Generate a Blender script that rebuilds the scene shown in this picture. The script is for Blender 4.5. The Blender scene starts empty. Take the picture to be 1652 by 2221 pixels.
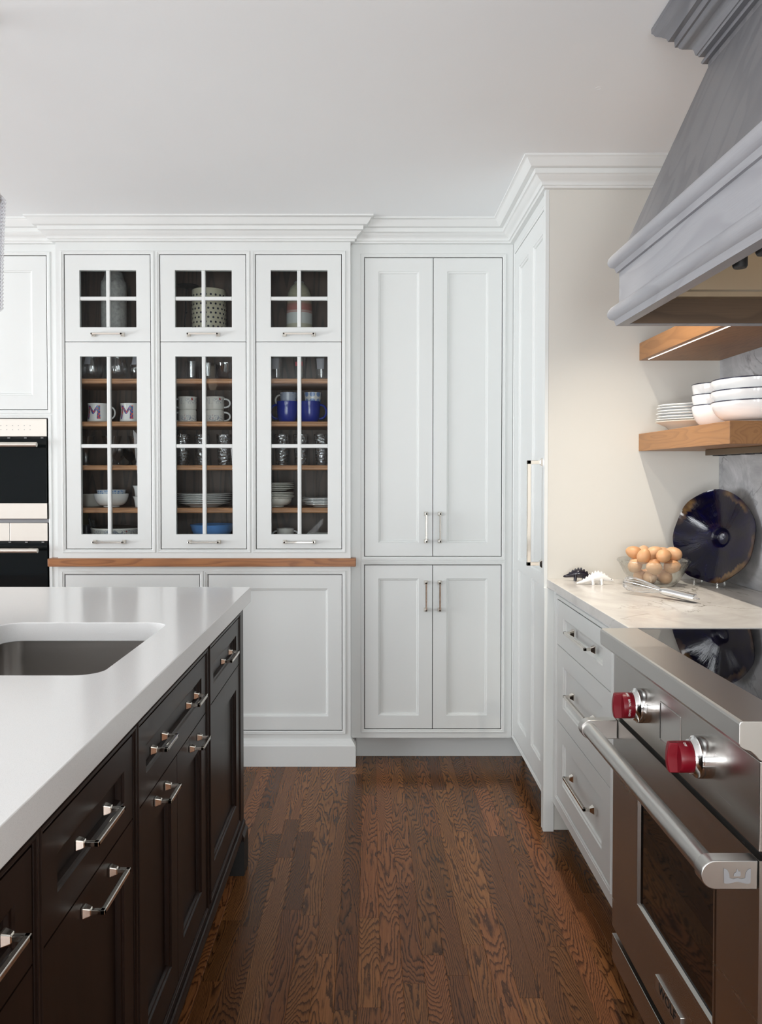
import bpy, bmesh, math, random
from math import sin, cos, pi, radians
from mathutils import Vector, Matrix

scene = bpy.context.scene
COL = scene.collection

# ------------------------------------------------------------------ camera
cam_d = bpy.data.cameras.new('camera')
cam = bpy.data.objects.new('camera', cam_d)
COL.objects.link(cam)
cam.location = (0.0, 0.0, 1.295)
cam.rotation_euler = (radians(90 - 1.3), 0, 0)
cam_d.sensor_fit = 'HORIZONTAL'
cam_d.sensor_width = 36.0
cam_d.lens = 1780.0 / 1652.0 * 36.0
cam_d.shift_x = 24.0 / 1652.0
cam_d.shift_y = -43.1 / 1652.0
cam_d.clip_start = 0.02
scene.camera = cam

# ------------------------------------------------------------------ view
vs = scene.view_settings
vs.view_transform = 'Standard'
vs.look = 'None'
vs.exposure = 0.08
vs.gamma = 1.0
vs.use_curve_mapping = False
try:
    scene.cycles.use_denoising = True
    scene.cycles.max_bounces = 10
    scene.cycles.diffuse_bounces = 5
    scene.cycles.glossy_bounces = 5
    scene.cycles.transparent_max_bounces = 24
    scene.cycles.transmission_bounces = 8
    scene.cycles.caustics_reflective = False
    scene.cycles.caustics_refractive = False
    scene.cycles.sample_clamp_indirect = 6.0
except Exception:
    pass

# ------------------------------------------------------------------ world (overcast daylight)
world = bpy.data.worlds.new('daylight')
scene.world = world
world.use_nodes = True
wn = world.node_tree.nodes
wn['Background'].inputs[0].default_value = (0.86, 0.93, 1.0, 1)
wn['Background'].inputs[1].default_value = 1.0


def area_light(name, loc, aim, sx, sy, power, color):
    d = bpy.data.lights.new(name, 'AREA')
    d.shape = 'RECTANGLE'
    d.size = sx
    d.size_y = sy
    d.energy = power
    d.color = color
    o = bpy.data.objects.new(name, d)
    COL.objects.link(o)
    o.location = loc
    v = Vector(aim) - Vector(loc)
    o.rotation_euler = v.to_track_quat('-Z', 'Y').to_euler()
    return o


# daylight entering through the glazed doors of the rear and left walls (built below);
# lamps aim upward to brighten the ceiling; narrow rear pair is added fill
DAY = (0.97, 0.985, 1.0)
area_light('window_daylight_rear', (0.07, -3.05, 1.08), (0.07, -2.40, 1.83), 0.9, 2.0, 88, DAY)
area_light('window_daylight_rear', (-1.49, -3.05, 1.08), (-1.20, -2.20, 1.45), 0.44, 2.0, 46, DAY)  # added fill that brightens the white drawers, no known opening
area_light('window_daylight_rear', (-2.68, -3.05, 1.08), (-2.20, -2.20, 1.45), 0.44, 2.0, 32, DAY)  # second added fill beside it, also for the drawer fronts
area_light('window_daylight_left', (-6.35, 1.20, 1.08), (-5.70, 1.20, 1.85), 2.7, 2.0, 355, (0.94, 0.97, 1.0))

# ------------------------------------------------------------------ materials
MATS = {}


def new_mat(name):
    m = bpy.data.materials.new(name)
    m.use_nodes = True
    nt = m.node_tree
    b = nt.nodes['Principled BSDF']
    MATS[name] = m
    return m, nt, b


def simple(name, col, rough=0.5, metal=0.0, spec=0.5, coat=0.0, emit=None, estr=0.0):
    m, nt, b = new_mat(name)
    b.inputs['Base Color'].default_value = (*col, 1)
    b.inputs['Roughness'].default_value = rough
    b.inputs['Metallic'].default_value = metal
    b.inputs['Specular IOR Level'].default_value = spec
    b.inputs['Coat Weight'].default_value = coat
    b.inputs['Coat Roughness'].default_value = 0.08
    if emit:
        b.inputs['Emission Color'].default_value = (*emit, 1)
        b.inputs['Emission Strength'].default_value = estr
    return m


def N(nt, t, **kw):
    n = nt.nodes.new(t)
    for k, v in kw.items():
        setattr(n, k, v)
    return n


def L(nt, a, b):
    nt.links.new(a, b)


def coords(nt, scale, kind='Object', rnd=0.0):
    tc = N(nt, 'ShaderNodeTexCoord')
    mp = N(nt, 'ShaderNodeMapping')
    mp.inputs['Scale'].default_value = scale
    L(nt, tc.outputs[kind], mp.inputs['Vector'])
    out = mp.outputs['Vector']
    if rnd:
        oi = N(nt, 'ShaderNodeObjectInfo')
        mu = N(nt, 'ShaderNodeMath', operation='MULTIPLY')
        mu.inputs[1].default_value = rnd
        L(nt, oi.outputs['Random'], mu.inputs[0])
        va = N(nt, 'ShaderNodeVectorMath', operation='ADD')
        L(nt, out, va.inputs[0])
        L(nt, mu.outputs[0], va.inputs[1])
        out = va.outputs[0]
    return out


def noise(nt, vec, scale=5.0, detail=3.0, rough=0.5, dist=0.0):
    n = N(nt, 'ShaderNodeTexNoise')
    n.inputs['Scale'].default_value = scale
    n.inputs['Detail'].default_value = detail
    n.inputs['Roughness'].default_value = rough
    n.inputs['Distortion'].default_value = dist
    L(nt, vec, n.inputs['Vector'])
    return n.outputs['Fac']


def math_(nt, op, a, b=None):
    n = N(nt, 'ShaderNodeMath', operation=op)
    for i, v in enumerate((a, b)):
        if v is None:
            continue
        if isinstance(v, (int, float)):
            n.inputs[i].default_value = v
        else:
            L(nt, v, n.inputs[i])
    return n.outputs[0]


def ramp(nt, fac, stops, interp='LINEAR'):
    r = N(nt, 'ShaderNodeValToRGB')
    e = r.color_ramp.elements
    r.color_ramp.interpolation = interp
    while len(e) > 1:
        e.remove(e[0])
    e[0].position = stops[0][0]
    e[0].color = (*stops[0][1], 1) if len(stops[0][1]) == 3 else stops[0][1]
    for p, c in stops[1:]:
        x = e.new(p)
        x.color = (*c, 1)
    L(nt, fac, r.inputs[0])
    return r.outputs[0]


def mixc(nt, fac, a, b, mode='MIX'):
    n = N(nt, 'ShaderNodeMix', data_type='RGBA', blend_type=mode)
    for sock, v in ((n.inputs[0], fac), (n.inputs[6], a), (n.inputs[7], b)):
        if isinstance(v, (int, float)):
            sock.default_value = v
        elif isinstance(v, tuple):
            sock.default_value = (*v, 1)
        else:
            L(nt, v, sock)
    return n.outputs[2]


def bump(nt, b, h, strength=0.2, dist=0.002):
    n = N(nt, 'ShaderNodeBump')
    n.inputs['Strength'].default_value = strength
    n.inputs['Distance'].default_value = dist
    L(nt, h, n.inputs['Height'])
    L(nt, n.outputs[0], b.inputs['Normal'])


def wood(name, light, dark, along='Y', rings=14.0, line=0.5, rough=0.4, scale=1.0, var=0.0, spec=0.5, field=(7.0, 0.9), bstr=0.08, detail=1.5, jit=0.0, hue=0.0):
    """oak / walnut grain: contour lines of a stretched noise field plus fine pores"""
    m, nt, b = new_mat(name)
    a, l = field[0] * scale, field[1] * scale
    s = {'X': (l, a, a), 'Y': (a, l, a), 'Z': (a, a, l)}[along]
    v = coords(nt, s, rnd=37.0)
    f = noise(nt, v, 1.0, detail, 0.45, 0.15)
    if jit:
        jv = {'X': (24, 150, 150), 'Y': (150, 24, 150), 'Z': (150, 150, 24)}[along]
        f = math_(nt, 'ADD', f, math_(nt, 'MULTIPLY', noise(nt, coords(nt, jv, rnd=5.0), 1.0, 3.0, 0.6), jit))
    fr = math_(nt, 'FRACT', math_(nt, 'MULTIPLY', f, rings))
    g = ramp(nt, fr, [(0.0, (0, 0, 0)), (0.42, (0.08, 0.08, 0.08)), (0.8, (0.9, 0.9, 0.9)), (0.9, (1, 1, 1)), (1.0, (0, 0, 0))])
    p = {'X': (9, 520, 520), 'Y': (520, 9, 520), 'Z': (520, 520, 9)}[along]
    pores = ramp(nt, noise(nt, coords(nt, p, rnd=11.0), 1.0, 2.0, 0.6), [(0.42, (0, 0, 0)), (0.72, (1, 1, 1))])
    gg = math_(nt, 'MAXIMUM', math_(nt, 'MULTIPLY', g, line), math_(nt, 'MULTIPLY', pores, line * 0.55))
    c = mixc(nt, gg, light, dark)
    if var:
        oi = N(nt, 'ShaderNodeObjectInfo')
        hv = N(nt, 'ShaderNodeHueSaturation')
        hv.inputs['Value'].default_value = 1.0
        rr = N(nt, 'ShaderNodeMapRange')
        rr.inputs['To Min'].default_value = 1.0 - var
        rr.inputs['To Max'].default_value = 1.0 + var
        L(nt, oi.outputs['Random'], rr.inputs['Value'])
        L(nt, rr.outputs[0], hv.inputs['Value'])
        if hue:
            wn_ = N(nt, 'ShaderNodeTexWhiteNoise', noise_dimensions='1D')
            L(nt, oi.outputs['Random'], wn_.inputs['W'])
            hr = N(nt, 'ShaderNodeMapRange')
            hr.inputs['To Min'].default_value = 0.5 - hue
            hr.inputs['To Max'].default_value = 0.5 + hue * 1.4
            L(nt, wn_.outputs['Value'], hr.inputs['Value'])
            L(nt, hr.outputs[0], hv.inputs['Hue'])
        L(nt, c, hv.inputs['Color'])
        c = hv.outputs[0]
    L(nt, c, b.inputs['Base Color'])
    b.inputs['Roughness'].default_value = rough
    b.inputs['Specular IOR Level'].default_value = spec
    bump(nt, b, math_(nt, 'SUBTRACT', 1.0, gg), bstr, 0.001)
    return m


def paint(name, col, rough=0.4, spec=0.4):
    m, nt, b = new_mat(name)
    v = coords(nt, (1, 1, 1))
    f = noise(nt, v, 2.3, 2.0)
    c = mixc(nt, f, tuple(x * 0.985 for x in col), tuple(min(1, x * 1.015) for x in col))
    L(nt, c, b.inputs['Base Color'])
    b.inputs['Roughness'].default_value = rough
    b.inputs['Specular IOR Level'].default_value = spec
    bump(nt, b, noise(nt, v, 260.0, 2.0), 0.03, 0.0006)
    return m


def steel(name, col, rough, streak=(3, 400, 400), amt=0.12):
    m, nt, b = new_mat(name)
    v = coords(nt, streak)
    f = noise(nt, v, 1.0, 3.0, 0.6)
    L(nt, mixc(nt, f, tuple(x * 0.985 for x in col), col), b.inputs['Base Color'])
    b.inputs['Metallic'].default_value = 1.0
    L(nt, math_(nt, 'ADD', math_(nt, 'MULTIPLY', f, amt), rough - amt / 2), b.inputs['Roughness'])
    return m


def thin_glass(name, tint=(1, 1, 1), ior=1.5, rough=0.0, base=0.0):
    m, nt, b = new_mat(name)
    nt.nodes.remove(b)
    out = nt.nodes['Material Output']
    tr = N(nt, 'ShaderNodeBsdfTransparent')
    tr.inputs[0].default_value = (*tint, 1)
    gl = N(nt, 'ShaderNodeBsdfGlossy')
    gl.inputs['Roughness'].default_value = rough
    lw = N(nt, 'ShaderNodeLayerWeight')
    fr = math_(nt, 'MULTIPLY', math_(nt, 'POWER', lw.outputs['Facing'], 4.0), (ior - 1.0) * 1.6)
    mx = N(nt, 'ShaderNodeMixShader')
    L(nt, math_(nt, 'ADD', fr, base + 0.012), mx.inputs[0])
    L(nt, tr.outputs[0], mx.inputs[1])
    L(nt, gl.outputs[0], mx.inputs[2])
    L(nt, mx.outputs[0], out.inputs['Surface'])
    return m


paint('white_paint', (0.715, 0.735, 0.725), 0.38)
paint('white_trim', (0.73, 0.745, 0.735), 0.4)
paint('ceiling_paint', (0.875, 0.895, 0.905), 0.9, 0.1)
paint('beige_wall', (0.66, 0.645, 0.60), 0.85, 0.1)
paint('room_wall', (0.72, 0.72, 0.70), 0.9, 0.1)
paint('room_wall_grey', (0.30, 0.31, 0.31), 0.9, 0.1)
simple('carcass', (0.05, 0.045, 0.04), 0.8)  # dark body colour puts shade into the door gaps
simple('toe_dark', (0.004, 0.0035, 0.003), 0.6)
wood('floor_oak', (0.180, 0.072, 0.025), (0.014, 0.0055, 0.003), 'Y', rings=92, detail=3.0, jit=0.012, hue=0.004, line=0.86, rough=0.22, spec=0.17, var=0.34, field=(4.6, 0.62), bstr=0.08)
wood('island_wood', (0.017, 0.0085, 0.006), (0.006, 0.0035, 0.0025), 'Z', rings=9, line=0.5, rough=0.33, spec=0.20, field=(9, 0.7), bstr=0.02)
wood('shelf_wood', (0.33, 0.155, 0.055), (0.165, 0.068, 0.024), 'Y', rings=14, line=0.42, rough=0.42, field=(14, 1.6), bstr=0.05)
wood('ledge_wood', (0.37, 0.150, 0.052), (0.16, 0.056, 0.018), 'X', rings=10, line=0.65, rough=0.42, field=(16, 1.8), bstr=0.05)
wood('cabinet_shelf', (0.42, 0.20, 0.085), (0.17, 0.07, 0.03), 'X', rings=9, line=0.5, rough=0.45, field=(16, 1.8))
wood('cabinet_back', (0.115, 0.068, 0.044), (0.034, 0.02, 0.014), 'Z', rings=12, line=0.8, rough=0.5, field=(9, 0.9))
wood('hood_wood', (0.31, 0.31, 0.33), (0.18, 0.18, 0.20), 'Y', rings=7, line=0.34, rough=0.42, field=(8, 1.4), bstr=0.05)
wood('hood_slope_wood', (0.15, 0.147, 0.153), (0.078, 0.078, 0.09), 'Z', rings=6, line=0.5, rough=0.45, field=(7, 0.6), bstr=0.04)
wood('hood_crown_wood', (0.17, 0.17, 0.182), (0.085, 0.087, 0.10), 'Y', rings=6, line=0.5, rough=0.45, field=(9, 1.0), bstr=0.04)  # hood's own stain, with the crown's underside shade mixed into the colour
wood('hood_liner_wood', (0.13, 0.082, 0.048), (0.05, 0.03, 0.018), 'X', rings=8, line=0.5, rough=0.5, field=(8, 1.6))
steel('brushed_steel', (0.58, 0.57, 0.55), 0.30, (60, 2.5, 60), 0.02)
steel('panel_steel', (0.46, 0.44, 0.415), 0.27, (60, 2.5, 60), 0.02)
steel('oven_steel', (0.70, 0.665, 0.61), 0.42, (2.5, 400, 400))
steel('sink_steel', (0.40, 0.38, 0.36), 0.30, (3, 3, 300))
steel('insert_steel', (0.66, 0.56, 0.42), 0.40, (3, 60, 60), 0.03)
simple('polished_nickel', (0.78, 0.74, 0.68), 0.09, 1.0)
simple('chrome', (0.80, 0.80, 0.80), 0.12, 1.0)
simple('knob_red', (0.20, 0.003, 0.012), 0.36, 0.0, 0.4)
simple('print_white', (0.75, 0.74, 0.72), 0.6)
simple('print_grey', (0.25, 0.25, 0.26), 0.6)
simple('black_glass', (0.003, 0.003, 0.003), 0.03, 0.0, 0.35)
simple('oven_glass', (0.004, 0.006, 0.007), 0.04, 0.0, 0.4)
simple('cooktop_glass', (0.003, 0.003, 0.004), 0.01, 0.0, 0.5)
simple('black_gap', (0.003, 0.003, 0.003), 0.7)
simple('black_metal', (0.008, 0.008, 0.009), 0.35, 0.6)
simple('porcelain', (0.80, 0.80, 0.79), 0.12, 0.0, 0.5)
simple('cream_porcelain', (0.74, 0.72, 0.66), 0.18)
simple('warm_porcelain', (0.72, 0.66, 0.56), 0.15)  # white porcelain with the shelf wood's warm reflection in its colour
simple('navy_rim', (0.012, 0.014, 0.035), 0.25)
simple('blue_mug', (0.012, 0.028, 0.30), 0.14)
simple('blue_bowl', (0.10, 0.27, 0.62), 0.22)
simple('black_ceramic', (0.010, 0.008, 0.016), 0.12, 0.0, 0.6)
simple('white_ceramic', (0.82, 0.81, 0.79), 0.18)
simple('rubber_black', (0.01, 0.01, 0.01), 0.6)
simple('acrylic', (0.75, 0.78, 0.80), 0.05, 0.0, 0.8)
simple('led_glow', (1, 1, 1), 0.5, emit=(1.0, 0.94, 0.86), estr=3.5)
simple('lamp_glow', (1, 1, 1), 0.5, emit=(1.0, 0.86, 0.68), estr=4.0)
simple('bronze', (0.11, 0.075, 0.045), 0.35, 0.7)
simple('olive_cover', (0.22, 0.21, 0.05), 0.6)
simple('frost_print', (0.30, 0.30, 0.33), 0.5)
simple('red_print', (0.50, 0.06, 0.08), 0.5)
thin_glass('pane_glass', (0.93, 0.95, 0.95), 1.42)
thin_glass('clear_glass', (0.965, 0.97, 0.975), 1.8, 0.03, 0.12)
thin_glass('bowl_glass', (0.955, 0.96, 0.945), 1.7, 0.04, 0.10)
thin_glass('amber_glass', (0.42, 0.30, 0.14), 1.45, 0.02, 0.03)
thin_glass('pendant_glass', (0.955, 0.955, 0.975), 1.5, 0.08, 0.10)


def quartz():
    m, nt, b = new_mat('island_quartz')
    v = coords(nt, (1, 1, 1), 'Object')
    f = ramp(nt, noise(nt, v, 900, 2.0), [(0.30, (0.74, 0.74, 0.735)), (0.45, (0.85, 0.85, 0.845))])
    L(nt, f, b.inputs['Base Color'])
    b.inputs['Roughness'].default_value = 0.16
    return m


def stone(name, cols, vein, rough, sc=1.0, veinw=0.03, tilt=(0.4, 0.2, 0.5)):
    m, nt, b = new_mat(name)
    tc = N(nt, 'ShaderNodeTexCoord')
    mp = N(nt, 'ShaderNodeMapping')
    mp.inputs['Scale'].default_value = (1.6 * sc, 0.9 * sc, 1.3 * sc)
    mp.inputs['Rotation'].default_value = tilt
    L(nt, tc.outputs['Object'], mp.inputs['Vector'])
    v = mp.outputs[0]
    f1 = noise(nt, v, 3.0, 8.0, 0.62, 1.4)
    c = ramp(nt, f1, [(0.25, cols[0]), (0.5, cols[1]), (0.75, cols[2])])
    f2 = noise(nt, v, 1.7, 6.0, 0.55, 1.1)
    d = math_(nt, 'ABSOLUTE', math_(nt, 'SUBTRACT', f2, 0.5))
    vm = ramp(nt, d, [(0.0, (1, 1, 1)), (veinw * 0.35, (0.5, 0.5, 0.5)), (veinw, (0, 0, 0))])
    f3 = noise(nt, v, 2.2, 3.0)
    vm2 = math_(nt, 'MULTIPLY', vm, ramp(nt, f3, [(0.45, (0, 0, 0)), (0.62, (1, 1, 1))]))
    c = mixc(nt, vm2, c, vein)
    L(nt, c, b.inputs['Base Color'])
    b.inputs['Roughness'].default_value = rough
    return m


quartz()
stone('quartzite', ((0.46, 0.44, 0.42), (0.57, 0.55, 0.525), (0.65, 0.635, 0.61)), (0.16, 0.15, 0.11), 0.22, 1.3, 0.012)
stone('grey_stone', ((0.20, 0.202, 0.215), (0.31, 0.313, 0.325), (0.50, 0.50, 0.52)), (0.07, 0.07, 0.07), 0.3, 1.6, 0.02)


def egg_mat():
    m, nt, b = new_mat('egg_shell')
    oi = N(nt, 'ShaderNodeObjectInfo')
    c = ramp(nt, oi.outputs['Random'], [(0.0, (0.56, 0.28, 0.125)), (0.5, (0.62, 0.35, 0.18)), (1.0, (0.66, 0.41, 0.24))])
    L(nt, c, b.inputs['Base Color'])
    b.inputs['Roughness'].default_value = 0.45
    b.inputs['Subsurface Weight'].default_value = 0.12
    b.inputs['Subsurface Radius'].default_value = (0.01, 0.005, 0.003)


def pattern_mats():
    # floral letter
    m, nt, b = new_mat('floral_letter')
    v = N(nt, 'ShaderNodeTexVoronoi')
    v.inputs['Scale'].default_value = 230
    L(nt, coords(nt, (1, 1, 1)), v.inputs['Vector'])
    sp = N(nt, 'ShaderNodeSeparateColor')
    L(nt, v.outputs['Color'], sp.inputs[0])
    c = ramp(nt, sp.outputs[0], [(0.0, (0.03, 0.07, 0.32)), (0.28, (0.60, 0.03, 0.04)), (0.5, (0.70, 0.12, 0.08)), (0.66, (0.03, 0.16, 0.12)), (0.8, (0.06, 0.10, 0.40)), (0.93, (0.65, 0.35, 0.08))], 'CONSTANT')
    L(nt, c, b.inputs['Base Color'])
    b.inputs['Roughness'].default_value = 0.3
    # dotted vase
    m, nt, b = new_mat('dotted_cream')
    b.inputs['Roughness'].default_value = 0.3
    b.inputs['Base Color'].default_value = (0.60, 0.56, 0.42, 1)
    # vine china: white with sparse blue and red sprigs
    m, nt, b = new_mat('vine_china')
    v = coords(nt, (1, 1, 1))
    n1 = noise(nt, v, 55, 1.5, 0.5, 1.5)
    d = math_(nt, 'ABSOLUTE', math_(nt, 'SUBTRACT', n1, 0.5))
    vm = ramp(nt, d, [(0.0, (1, 1, 1)), (0.03, (0.6, 0.6, 0.6)), (0.045, (0, 0, 0))])
    vo = N(nt, 'ShaderNodeTexVoronoi')
    vo.inputs['Scale'].default_value = 38
    L(nt, v, vo.inputs['Vector'])
    dots = ramp(nt, vo.outputs['Distance'], [(0.0, (1, 1, 1)), (0.16, (1, 1, 1)), (0.20, (0, 0, 0))])
    sz = N(nt, 'ShaderNodeSeparateXYZ')
    L(nt, v, sz.inputs[0])
    band = ramp(nt, sz.outputs[2], [(0.0, (0, 0, 0)), (0.026, (0, 0, 0)), (0.0265, (1, 1, 1)), (0.052, (1, 1, 1)), (0.0525, (0, 0, 0))])
    c = mixc(nt, math_(nt, 'MULTIPLY', math_(nt, 'MULTIPLY', vm, 0.8), band), (0.74, 0.725, 0.68), (0.07, 0.10, 0.22))
    c = mixc(nt, math_(nt, 'MULTIPLY', dots, band), c, (0.42, 0.05, 0.05))
    L(nt, c, b.inputs['Base Color'])
    b.inputs['Roughness'].default_value = 0.18
    # checked bowl
    m, nt, b = new_mat('blue_check')
    v = coords(nt, (1, 1, 1))
    vo = N(nt, 'ShaderNodeTexVoronoi', distance='CHEBYCHEV')
    vo.inputs['Scale'].default_value = 90
    vo.inputs['Randomness'].default_value = 0.15
    L(nt, v, vo.inputs['Vector'])
    c = ramp(nt, vo.outputs['Distance'], [(0.25, (0.14, 0.27, 0.52)), (0.38, (0.55, 0.62, 0.72)), (0.5, (0.70, 0.74, 0.79))])
    L(nt, c, b.inputs['Base Color'])
    b.inputs['Roughness'].default_value = 0.25
    # blue rosette cup
    m, nt, b = new_mat('blue_rosette')
    vo = N(nt, 'ShaderNodeTexVoronoi')
    vo.inputs['Scale'].default_value = 75
    vo.inputs['Randomness'].default_value = 0.3
    L(nt, coords(nt, (1, 1, 1)), vo.inputs['Vector'])
    fr = math_(nt, 'FRACT', math_(nt, 'MULTIPLY', vo.outputs['Distance'], 5.0))
    c = ramp(nt, fr, [(0.0, (0.10, 0.14, 0.28)), (0.45, (0.14, 0.19, 0.34)), (0.55, (0.58, 0.60, 0.62)), (1.0, (0.6, 0.62, 0.64))])
    L(nt, c, b.inputs['Base Color'])
    b.inputs['Roughness'].default_value = 0.25
    # blue ball cup
    m, nt, b = new_mat('blue_ball')
    vo = N(nt, 'ShaderNodeTexVoronoi')
    vo.inputs['Scale'].default_value = 32
    vo.inputs['Randomness'].default_value = 0.0
    L(nt, coords(nt, (1, 1, 1)), vo.inputs['Vector'])
    c = ramp(nt, vo.outputs['Distance'], [(0.0, (0.12, 0.20, 0.42)), (0.40, (0.22, 0.32, 0.55)), (0.46, (0.72, 0.72, 0.70)), (1.0, (0.72, 0.72, 0.70))])
    L(nt, c, b.inputs['Base Color'])
    b.inputs['Roughness'].default_value = 0.25
    # striped jar
    m, nt, b = new_mat('striped_jar')
    sz = N(nt, 'ShaderNodeSeparateXYZ')
    L(nt, coords(nt, (1, 1, 1)), sz.inputs[0])
    z = sz.outputs[2]
    c1 = ramp(nt, z, [(0.0, (0.50, 0.47, 0.36)), (0.080, (0.50, 0.47, 0.36)), (0.081, (0.62, 0.64, 0.62)), (0.131, (0.62, 0.64, 0.62)), (0.132, (0.45, 0.14, 0.13)), (0.138, (0.58, 0.54, 0.46)), (0.142, (0.48, 0.15, 0.14)), (0.168, (0.46, 0.20, 0.17)), (0.185, (0.50, 0.48, 0.34)), (0.28, (0.48, 0.46, 0.34))])
    w = math_(nt, 'FRACT', math_(nt, 'MULTIPLY', z, 150.0))
    up = ramp(nt, z, [(0.138, (0, 0, 0)), (0.142, (1, 1, 1))])
    c2 = mixc(nt, math_(nt, 'MULTIPLY', math_(nt, 'MULTIPLY', w, up), 0.45), c1, (0.16, 0.14, 0.10))
    L(nt, c2, b.inputs['Base Color'])
    b.inputs['Roughness'].default_value = 0.35
    # mottled grey vase
    m, nt, b = new_mat('grey_vase')
    f = noise(nt, coords(nt, (1, 1, 1)), 60, 5.0, 0.65)
    c = ramp(nt, f, [(0.3, (0.28, 0.28, 0.27)), (0.6, (0.44, 0.44, 0.42)), (0.8, (0.55, 0.55, 0.53))])
    L(nt, c, b.inputs['Base Color'])
    b.inputs['Roughness'].default_value = 0.6
    # cobalt platter
    m, nt, b = new_mat('cobalt_glaze')
    tc = N(nt, 'ShaderNodeTexCoord')
    sx = N(nt, 'ShaderNodeSeparateXYZ')
    L(nt, tc.outputs['UV'], sx.inputs[0])
    r = sx.outputs[1]
    v = coords(nt, (1, 1, 1))
    mp = N(nt, 'ShaderNodeMapping')
    mp.inputs['Scale'].default_value = (26, 1.6, 1)
    L(nt, tc.outputs['UV'], mp.inputs['Vector'])
    st = noise(nt, mp.outputs[0], 1.0, 4.0, 0.6, 0.3)
    f = noise(nt, v, 14, 5.0, 0.6, 1.0)
    c = ramp(nt, f, [(0.35, (0.002, 0.002, 0.026)), (0.55, (0.003, 0.0025, 0.010)), (0.72, (0.012, 0.010, 0.016))])
    rr = math_(nt, 'ADD', r, math_(nt, 'MULTIPLY', st, 0.30))
    rim = ramp(nt, math_(nt, 'MULTIPLY', rr, 0.7), [(0.69, (0, 0, 0)), (0.73, (1, 1, 1)), (0.80, (0.5, 0.5, 0.5))])
    patch = ramp(nt, noise(nt, v, 8, 2.0), [(0.50, (0, 0, 0)), (0.62, (1, 1, 1))])
    c = mixc(nt, math_(nt, 'MULTIPLY', math_(nt, 'MULTIPLY', rim, patch), 0.6), c, (0.20, 0.115, 0.04))
    L(nt, c, b.inputs['Base Color'])
    b.inputs['Roughness'].default_value = 0.05
    b.inputs['Specular IOR Level'].default_value = 0.32
    bump(nt, b, math_(nt, 'ADD', st, math_(nt, 'MULTIPLY', f, 0.6)), 0.16, 0.005)
    # hammered glass bump
    m, nt, b = new_mat('hammered_glass')
    nt.nodes.remove(b)
    out = nt.nodes['Material Output']
    vo = N(nt, 'ShaderNodeTexVoronoi')
    vo.inputs['Scale'].default_value = 85
    L(nt, coords(nt, (1, 1, 1), rnd=5.0), vo.inputs['Vector'])
    bp = N(nt, 'ShaderNodeBump')
    bp.inputs['Strength'].default_value = 1.0
    bp.inputs['Distance'].default_value = 0.0035
    L(nt, vo.outputs['Distance'], bp.inputs['Height'])
    tr = N(nt, 'ShaderNodeBsdfTransparent')
    tr.inputs[0].default_value = (0.96, 0.96, 0.97, 1)
    gl = N(nt, 'ShaderNodeBsdfGlossy')
    gl.inputs['Roughness'].default_value = 0.06
    L(nt, bp.outputs[0], gl.inputs['Normal'])
    lw = N(nt, 'ShaderNodeLayerWeight')
    L(nt, bp.outputs[0], lw.inputs['Normal'])
    fr = math_(nt, 'MULTIPLY', math_(nt, 'POWER', lw.outputs['Facing'], 2.5), 0.9)
    mx = N(nt, 'ShaderNodeMixShader')
    L(nt, math_(nt, 'ADD', fr, 0.16), mx.inputs[0])
    L(nt, tr.outputs[0], mx.inputs[1])
    L(nt, gl.outputs[0], mx.inputs[2])
    L(nt, mx.outputs[0], out.inputs['Surface'])


egg_mat()
pattern_mats()

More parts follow.
